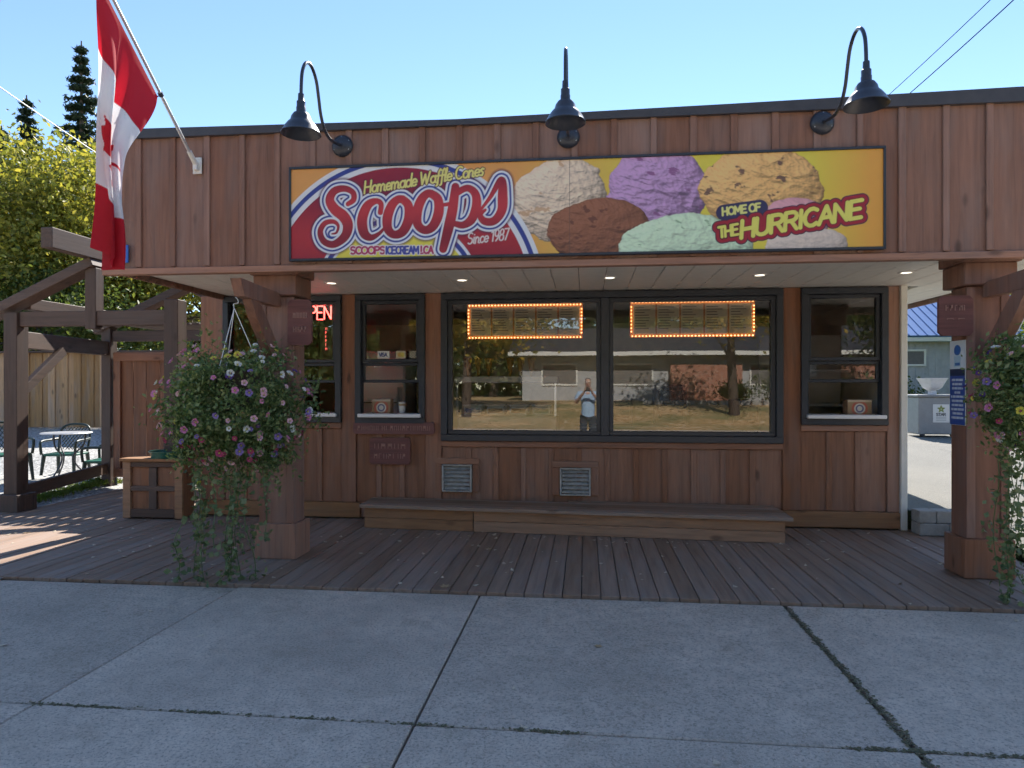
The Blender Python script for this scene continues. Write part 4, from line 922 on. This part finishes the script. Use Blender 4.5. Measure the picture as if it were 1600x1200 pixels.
def zl(n, r):
    u = r.random()
    if n.z < -.35: return ['magenta', 'magenta', 'lightpink', 'pink', 'violet'][int(u*5)]
    if n.x < -.15: return ['pink', 'pink', 'lightpink', 'lightpink', 'white', 'yellow', 'pink'][int(u*7)]
    if n.z > .6: return ['purple', 'white', 'yellow', 'lightpink'][int(u*4)]
    return ['white', 'white', 'purple', 'lightpink', 'pink', 'lightpink', 'violet'][int(u*7)]
def zr(n, r): return ['violet', 'pink', 'yellow', 'white', 'purple', 'lightpink', 'magenta'][int(r.random()*7)]
VL = [(-.30, -.12, 1.0, .02, .03), (-.27, -.05, 1.0, .06, -.03), (-.22, -.18, .95, .0, .05), (.02, -.2, .95, .02, .04), (.06, -.1, 1.0, .0, .03), (.11, -.22, .95, .05, -.04), (.17, -.15, .9, .02, .05), (-.05, -.28, .9, .3, .03), (.3, -.1, .95, .35, .02), (-.33, -.22, .5, .0, -.08), (.10, -.3, .3, .0, -.1)]
basket(-2.95, 5.48, 1.42, .65, .54, 15000, 190, 'large hanging basket of pink and white petunias at the left porch post', 5, zl, VL)
VR = [(-.22, -.05, 1.1, .02, -.02), (-.18, -.12, 1.1, .0, .05), (-.14, .02, 1.0, .02, -.03), (-.26, .05, 1.05, .1, .02), (-.1, .1, 1.1, .5, .03), (-.20, -.1, .6, .0, .08), (-.03, -.1, 1.0, .2, .05)]
basket(3.345, 5.47, 1.52, .47, .46, 9000, 80, 'hanging basket of mixed flowers at the right porch post', 8, zr, VR)

# ------------------------------------------------------------------ in the windows
def menu(x0, x1, z0, z1, y, label):
    t = thing('menu_board', label, 'menu board', ((x0+x1)/2, y, z0), 'lit menu boards')
    obj('backing', MB().box(x0-.03, x1+.03, y, y+.02, z0-.03, z1+.03, .004), 'orange_card', t); w = (x1-x0)/5
    for k in range(5):
        p = board('menu_sheet', t, x0+k*w+.012, x0+(k+1)*w-.008, y-.006, y-.001, z0+.012, z1-.012, 'menu_paper', .001)
        m = MB(); r = random.Random(int(k*7+x0*100))
        for q in range(9):
            zz = z1-.05-q*(z1-z0-.09)/9; xa = x0+k*w+.03; m.box(xa, xa+r.uniform(.10, w-.09), y-.0075, y-.0065, zz, zz+.010)
        obj('menu_print', m, 'menu_ink', p)
    m = MB()
    n = 34
    for k in range(n+1):
        for zz in (z0-.012, z1+.012): m.box(x0+(x1-x0)*k/n-.006, x0+(x1-x0)*k/n+.006, y-.02, y-.004, zz-.006, zz+.006)
    for k in range(1, 9):
        for xx in (x0-.012, x1+.012): m.box(xx-.006, xx+.006, y-.02, y-.004, z0+(z1-z0)*k/9-.006, z0+(z1-z0)*k/9+.006)
    obj('light_string', m, 'bulb', t)
menu(-1.40, -.06, 2.21, 2.575, 8.16, 'menu board edged with small orange lights in the left pane')
menu(.55, 1.93, 2.215, 2.59, 8.16, 'menu board edged with small orange lights in the right pane')
t = thing('open_sign', 'red neon OPEN sign in the window behind the left post', 'sign', (-3.27, 8.2, 2.44))
for st in text_strokes('OPEN', -3.53, 2.44, .165, .42): obj('neon_tube', MB().tube([(x, 8.135, z) for x, z in st], .009, 8), 'neon', t, smooth=True)
m = MB()
for k in range(6): marks(m, -3.215, -3.185, 2.31-k*.05, .03, 8.14, 1, k)
obj('small_letters', m, 'neon_dim', t)
def carton(cx, y, z, w, h, label):
    t = thing('printed_carton', label, 'box', (cx, y, z), 'cartons on the serving shelves'); p = Print(w, h, 50, 40); p.C[:] = (.30, .19, .10)
    d = np.hypot(p.X-w/2, p.Z-h*.4); p.fill(np.abs(d-h*.46)-.010, (.42, .08, .05)); p.fill(d-h*.36, (.58, .52, .44)); p.fill(np.abs(d-h*.22)-.008, (.10, .10, .22)); p.fill(-(p.Z-h*.85), (.5, .42, .3))
    obj('carton_body', MB().box(cx-w/2, cx+w/2, y, y+.14, z, z+h, .003), 'carton', t); link(bpy.data.objects.new('carton_print', p.mesh('carton_print', 0, 0, 0)), t, (cx, y-.003, z+h/2))
carton(-2.49, 8.12, 1.281, .23, .17, 'printed brown carton on the left serving shelf'); carton(3.10, 8.12, 1.291, .26, .165, 'printed brown carton on the right serving shelf')
t = thing('cup_stack', 'pale cup next to the carton on the left serving shelf', 'cup', (-2.25, 8.2, 1.281)); obj('cup', MB().lathe([(0, 0), (.035, 0), (.045, .13), (.05, .135), (.0, .135)], (-2.25, 8.2, 1.282), 16), 'sticker', t, smooth=True); obj('lid_band', MB().lathe([(.0415, .09), (.0435, .09), (.046, .115), (.044, .115)], (-2.25, 8.2, 1.282), 16), 'card', t)
for k, (x0, w, lab, txt) in enumerate(((-2.52, .15, 'white card sticker reading VISA on the left serving window', 'VISA'), (-2.29, .12, 'pale card sticker on the left serving window', ''), (-2.12, .12, 'speckled card sticker at the right edge of the left serving window', ''))):
    p = Print(w, .09, 60, 36); p.C[:] = (.66, .65, .60) if k == 0 else (.5, .46, .32)
    if txt: p.fill(p.strokes(text_strokes(txt, .022, .025, .042, .10))-.006, (.04, .06, .2))
    elif k == 2: p.fill(-np.sin(p.X*190)*np.sin(p.Z*210)*.01, (.1, .1, .1))
    else: p.fill(np.hypot(p.X-.045, p.Z-.045)-.028, (.5, .3, .08)); p.fill(np.hypot(p.X-.08, p.Z-.045)-.028, (.6, .5, .1))
    tag(link(bpy.data.objects.new('card_sticker', p.mesh('card_sticker', 0, 0, 0)), None, (x0+w/2, 8.064, 1.995)), lab, 'sticker')
# display freezer, tubs and the things hung above it
t = thing('display_freezer', 'glass fronted ice cream display freezer inside the left pane', 'freezer', (-.98, 8.8, .03))
obj('cabinet', MB().box(-1.62, -.36, 8.48, 9.2, .03, 1.24, .02), 'white_paint', t); obj('top_shelf', MB().box(-1.64, -.34, 8.42, 8.85, 1.655, 1.735, .01), 'white_shelf', t)
for xx in (-1.62, -.385): obj('shelf_post', MB().box(xx, xx+.025, 8.44, 8.47, 1.241, 1.654), 'steel', t)
obj('front_glass', MB().add([(-1.59, 8.455, 1.245), (-.39, 8.455, 1.245), (-.39, 8.455, 1.65), (-1.59, 8.455, 1.65)], [(0, 1, 2, 3)]), 'glass_clear', t)
for k in range(4):
    x = -1.42+k*.29; t = thing('ice_cream_tub', ['leftmost white tub in the display freezer', 'second white tub from the left in the display freezer', 'third white tub from the left in the display freezer', 'rightmost white tub in the display freezer'][k], 'tub', (x, 8.65, 1.241), 'tubs in the freezer')
    obj('tub', MB().box(x-.115, x+.115, 8.52, 8.8, 1.243, 1.36, .015), 'tub', t); obj('rim', MB().box(x-.125, x+.125, 8.51, 8.81, 1.361, 1.38, .004), 'white_shelf', t); obj('tub_label', MB().box(x-.09, x+.09, 8.516, 8.5195, 1.275, 1.33), ['blue', 'card', 'cone', 'chair_green'][k], t)
for k in range(6):
    x = -1.50+k*.135+(.14 if k > 2 else 0); tag(obj('waffle_cone_decoration', MB().lathe([(.012, 1.737), (.046, 1.93), (.052, 1.97), (.0, 1.98)], (x, 8.62, .0), 14), 'cone', smooth=True), ['leftmost', 'second', 'third', 'fourth', 'fifth', 'rightmost'][k]+' golden cone standing on the freezer shelf', 'cone', 'cones on the freezer shelf')
t = thing('back_counter', 'dark counter with equipment at the back of the shop', 'counter', (1.0, 11.2, .03)); obj('counter_body', MB().box(-.1, 3.2, 10.9, 11.55, .03, .95, .02), 'interior_dark', t); obj('counter_top', MB().box(-.14, 3.22, 10.86, 11.57, .951, .99, .006), 'steel', t)
for x, w, h in ((.3, .45, .5), (1.1, .5, .65), (2.3, .6, .42)):
    q = obj('machine_body', MB().box(x, x+w, 11.0, 11.45, .992, .992+h, .02), 'interior_dark', t); obj('machine_face', MB().box(x+.06, x+w-.06, 10.985, 10.998, 1.08, .992+h-.08, .004), 'black_metal', q)
t = thing('light_catch_cabinet', 'pale upright cabinet added behind the left serving window to brighten it', 'fridge', (-2.75, 9.3, .03))  # added white cabinet, catches daylight to brighten the dark hatch
obj('cabinet', MB().box(-3.15, -2.46, 9.1, 9.75, .03, 2.1, .03), 'white_shelf', t); obj('door_handle', MB().box(-2.56, -2.53, 9.05, 9.098, 1.0, 1.6, .006), 'steel', t); obj('door_seam', MB().box(-3.15, -2.46, 9.094, 9.0995, 1.38, 1.395), 'interior_dark', t)
t = thing('light_catch_rack', 'pale rack with boxes added behind the right serving window to brighten it', 'shelf', (3.0, 9.4, .03))  # added white shelving, lightens the view through the right hatch
obj('back_panel', MB().box(2.35, 3.40, 9.55, 9.6, .03, 2.3), 'white_paint', t)
for zz in (.9, 1.35, 1.8): obj('shelf_board', MB().box(2.35, 3.40, 9.2, 9.548, zz, zz+.03, .004), 'white_shelf', t)
t = thing('paper_box', 'white paper box on the added rack behind the right serving window', 'box', (2.75, 9.35, 1.831)); obj('box_body', MB().box(2.62, 2.86, 9.25, 9.45, 1.831, 1.97, .004), 'sticker', t); obj('box_lid', MB().box(2.61, 2.87, 9.24, 9.46, 1.971, 2.0, .003), 'card', t)

# ------------------------------------------------------------------ across the street, seen mirrored in the glass
h = thing('brick_bungalow', 'long low brick bungalow across the street, mirrored in the window', 'house', (6, -27, .75))
obj('wall', MB().box(-4, 20, -34, -27, .4, 3.75), 'shed_wall', h); obj('brick_bay', MB().box(5.2, 9.5, -26.99, -26.6, .4, 3.0), 'brick', h); obj('brick_bay', MB().box(13.4, 19.9, -26.99, -26.7, .4, 3.3), 'brick', h)
m = MB().add([(-4.8, -26, 3.75), (20.8, -26, 3.75), (20.8, -30.5, 5.6), (-4.8, -30.5, 5.6), (20.8, -35, 3.75), (-4.8, -35, 3.75)], [(3, 2, 1, 0), (5, 4, 2, 3), (0, 1, 4, 5), (0, 5, 3), (1, 2, 4)]); rf = obj('roof', m, 'flashing', h); obj('eave_board', MB().box(-4.8, 20.8, -26.02, -25.95, 3.55, 3.8), 'white_paint', rf)
for x0, x1 in ((10, 12.8), (-2.8, -.5), (1.2, 4.2)):
    q = obj('window', frame_mb(x0, x1, 1.7, 3.1, .1, -27.0, -26.93), 'white_paint', h); obj('pane', MB().box(x0+.1, x1-.1, -26.98, -26.95, 1.8, 3.0), 'interior_dark', q)
tree('maple_tree', 'golden autumn maple across the street, mirrored in the left pane', (-5.5, -15, .2), 9, (-5.2, -15, 6.6), (4.2, 3.4, 3.0), 70, 12000, .24, 'leaf_autumn', .25, 41, 'maples across the street')
tree('maple_tree', 'golden autumn maple across the street, mirrored in the right pane', (6.8, -16, .2), 9, (6.2, -15.5, 7.2), (4.0, 3.4, 3.0), 70, 12000, .24, 'leaf_autumn', .25, 43, 'maples across the street')
tree('maple_tree', 'green maple across the street far left, mirrored in the left windows', (-15, -18, .2), 10, (-15, -18, 6.2), (5.2, 4, 4.4), 70, 12000, .26, 'leaf_green', .3, 45, 'maples across the street')
tree('maple_tree', 'green maple across the street far right, mirrored in the right serving window', (16.5, -17, .2), 10, (16.5, -17, 6.0), (4.6, 4, 4.2), 70, 12000, .26, 'leaf_green', .3, 47, 'maples across the street')
tree('maple_tree', 'dense dark tree behind the bungalow, mirrored above its roof', (-8, -42, .5), 13, (-6, -42, 8.5), (16, 4, 6), 120, 16000, .45, 'leaf_green', .4, 49, 'maples across the street')
tree('maple_tree', 'dense dark tree behind the right half of the bungalow, mirrored above its roof', (18, -42, .5), 13, (18, -42, 8.0), (12, 4, 5.5), 100, 14000, .45, 'leaf_green', .4, 51, 'maples across the street')
rw = np.random.default_rng(88); P = np.stack([rw.uniform(-75, 75, 26000), -52+rw.normal(size=26000)*1.5, 0*rw.random(26000)], 1); P[:, 2] = .3+rw.random(26000)**.7*(8+2.2*np.sin(P[:, 0]*.31)+1.5*np.sin(P[:, 0]*.83))
tag(leaves('sky_block_trees', P, .9, 'leaf_green', asp=.8), 'dark tree line added far across the street to block bright sky in the glass', 'trees', kind='stuff')  # added leaf band hiding the bright horizon from the reflections
for k, x in enumerate((-10.2, -8.9, -7.7)):
    rr = np.random.default_rng(60+k); u = rr.random(1500); P = np.stack([x+rr.normal(size=1500)*.33*(1.1-u), -22+rr.normal(size=1500)*.33*(1.1-u), .7+u*3.0], 1)
    t = thing('cedar', ['left', 'middle', 'right'][k]+' of three slim cedars across the street, mirrored in the left pane', 'cedar', (x, -22, .7), 'cedars across the street'); leaves('crown', P, .16, 'leaf_cedar', t); obj('trunk', MB().tube([(x, -22, .6), (x, -22, 2.5)], [.07, .02], 6), 'bark', t)
for k, (x, y, s_) in enumerate(((11.0, -24, 1.25), (8.4, -23.5, .8), (13.8, -23, 1.5))):
    rr = np.random.default_rng(70+k); d = rr.normal(size=(1800, 3)); P = np.array((x, y, .8+s_*.6))+d*np.array((s_*.55, s_*.5, s_*.4))
    t = thing('garden_shrub', ['middle', 'small', 'largest'][k]+' round shrub by the brick bungalow, mirrored in the right pane', 'shrub', (x, y, .7), 'shrubs by the bungalow'); leaves('foliage', P, .15, 'leaf_green', t); obj('stem', MB().tube([(x, y, .5), (x, y, 1.2)], .05, 6), 'bark', t)

t = thing('stone_edging', 'low grey stone edging before the bungalow, mirrored in the right pane', 'edging', (9, -20.5, .6))
for k in range(26): x = 3.0+k*.56; z = lawn_z(x, -20.5); board('edging_stone', t, x, x+.5, -20.7, -20.35+.03*(k % 3), z-.1, z+.2+.02*(k % 2), 'block', .03)
struct(obj('street_line', MB().box(-60, 60, -5.7, -5.58, -.138, -.134), 'white_paint'))
# the photographer, mirrored in the big window
def skin(name, pts, edges, mat, parent, root=0, lv=2):
    me = bpy.data.meshes.new(name); me.from_pydata([p[:3] for p in pts], edges, []); o = bpy.data.objects.new(name, me); me.materials.append(MATS[mat]); COL.objects.link(o); o.parent = parent
    md = o.modifiers.new('skin', 'SKIN'); md.use_smooth_shade = True
    for i, p in enumerate(pts):
        v = me.skin_vertices[0].data[i]; v.radius = (p[3], p[4] if len(p) > 4 else p[3]); v.use_root = i == root
    s = o.modifiers.new('sub', 'SUBSURF'); s.levels = lv; s.render_levels = lv; return o
pn = thing('person', 'person in pale blue shirt holding up a phone, mirrored in the big window', 'person', (.06, -.42, -.02))
body = [(0, 0, .98, .15, .11), (0, 0, 1.2, .145, .10), (0, -.01, 1.42, .17, .11), (0, -.01, 1.55, .06), (0, .02, 1.63, .065), (0, .04, 1.72, .085, .10), (0, .03, 1.83, .07, .085),
 (-.20, 0, 1.46, .06), (-.29, .05, 1.24, .048), (-.16, .27, 1.42, .036), (-.07, .36, 1.53, .026), (.20, 0, 1.46, .06), (.29, .05, 1.24, .048), (.16, .27, 1.42, .036), (.07, .36, 1.53, .026),
 (-.10, 0, .9, .10), (-.12, .01, .5, .065), (-.13, -.02, .09, .045), (-.13, .12, .04, .035), (.10, 0, .9, .10), (.12, .01, .5, .065), (.13, -.02, .09, .045), (.13, .12, .04, .035)]
be = [(0, 1), (1, 2), (2, 3), (3, 4), (4, 5), (5, 6), (2, 7), (7, 8), (8, 9), (9, 10), (2, 11), (11, 12), (12, 13), (13, 14), (0, 15), (15, 16), (16, 17), (17, 18), (0, 19), (19, 20), (20, 21), (21, 22)]
# fingers: four curled round the phone and a thumb on each hand
for s_ in (-1, 1):
    i0 = 10 if s_ < 0 else 14
    for k in range(4):
        b0 = len(body); z = 1.545+k*.018; body += [(s_*.078, .385, z, .009), (s_*.070, .405, z+.004, .0085), (s_*.045, .408, z+.006, .008)]; be += [(i0, b0), (b0, b0+1), (b0+1, b0+2)]
    b0 = len(body); body += [(s_*.06, .36, 1.575, .010), (s_*.05, .372, 1.60, .009)]; be += [(i0, b0), (b0, b0+1)]
skin('body', body, be, 'skin', pn)
skin('shirt', [(0, 0, .80, .19, .15), (0, 0, .95, .18, .14), (0, 0, 1.2, .165, .125), (0, -.01, 1.42, .185, .13), (0, -.01, 1.52, .085), (-.21, 0, 1.46, .085), (-.28, .04, 1.28, .072), (.21, 0, 1.46, .085), (.28, .04, 1.28, .072)], [(0, 1), (1, 2), (2, 3), (3, 4), (3, 5), (5, 6), (3, 7), (7, 8)], 'shirt', pn)
skin('trousers', [(0, 0, 1.04, .165, .13), (-.10, 0, .86, .115), (-.12, .01, .5, .085), (-.13, -.02, .1, .07), (.10, 0, .86, .115), (.12, .01, .5, .085), (.13, -.02, .1, .07)], [(0, 1), (1, 2), (2, 3), (0, 4), (4, 5), (5, 6)], 'trousers', pn)
skin('hair', [(0, -.02, 1.76, .085, .09), (0, .01, 1.84, .085, .10)], [(0, 1)], 'hair', pn)
for s_ in (-1, 1): skin('shoe', [(s_*.13, -.06, .045, .05, .045), (s_*.13, .06, .04, .05, .04), (s_*.13, .17, .035, .04, .03)], [(0, 1), (1, 2)], 'shoe', pn)
fm = MB()
for s_ in (-1, 1): fm.lathe([(0, .0), (.013, .004), (.012, .012), (0, .014)], (s_*.034, .128, 1.745), 10, 'y')
me = mesh_of(fm, 'eye', 'white_ink', (0, 0, 0)); o = bpy.data.objects.new('eyes', me); COL.objects.link(o); o.parent = pn
skin('nose', [(0, .135, 1.745, .012), (0, .155, 1.705, .017)], [(0, 1)], 'skin', pn, lv=1); skin('mouth', [(-.028, .125, 1.665, .007), (0, .132, 1.663, .009), (.028, .125, 1.665, .007)], [(0, 1), (1, 2)], 'petal_magenta', pn, lv=1)
ph = thing('phone', 'dark phone held up by the mirrored person', 'phone', (.06, -.03, 1.5)); obj('phone_body', MB().box(-.02, .14, -.045, -.036, 1.50, 1.58, .003), 'black_metal', ph); obj('lens_bump', MB().lathe([(0, .004), (.012, .004), (.014, 0)], (.11, -.036, 1.555), 12, 'y'), 'black_frame', ph)

# ------------------------------------------------------------------ fallen leaves
def litter(n, fx, size, mat): 
    return np.array([fx() for _ in range(n)])
P = litter(150, lambda: (random.uniform(-8, 4), random.uniform(5.3, 8.0), .008), .04, 'dry_leaf'); P = np.concatenate([P, np.array([(random.uniform(-3, 2.2), random.gauss(7.1, .12), .01) for _ in range(40)]), np.array([(random.uniform(-5, 5), random.uniform(2.2, 5.1), -.012) for _ in range(14)])])
tag(leaves('leaf_litter', P, .045, 'dry_leaf', asp=.7, up=.85, flat=True), 'scattered small dry leaves on the deck and sidewalk', 'leaves', kind='stuff')
def dryleaf(x, y, z, s, rz, label):
    m = MB(); pts = [(0, -.5), (.18, -.2), (.45, -.22), (.3, .05), (.42, .3), (.15, .22), (0, .55), (-.15, .22), (-.42, .3), (-.3, .05), (-.45, -.22), (-.18, -.2)]
    v = [(x+s*(a*math.cos(rz)-b*math.sin(rz)), y+s*(a*math.sin(rz)+b*math.cos(rz)), z+s*.35*(a*a+b*b)+.002) for a, b in pts]+[(x, y, z+.002)]
    m.add(v, [(12, k, (k+1) % 12) for k in range(12)]); tag(obj('fallen_leaf', m, 'card'), label, 'leaf')
dryleaf(-1.12, 5.36, .0, .10, .5, 'pale curled fallen leaf at the front edge of the deck'); dryleaf(.08, 4.28, -.02, .06, 1.5, 'small yellow fallen leaf in the middle of the sidewalk'); dryleaf(-.95, 6.65, 0, .09, 2.2, 'pale fallen leaf on the deck before the bench'); dryleaf(-6.1, 6.85, 0, .08, 1.0, 'reddish fallen leaf in the sunlit patch of deck')
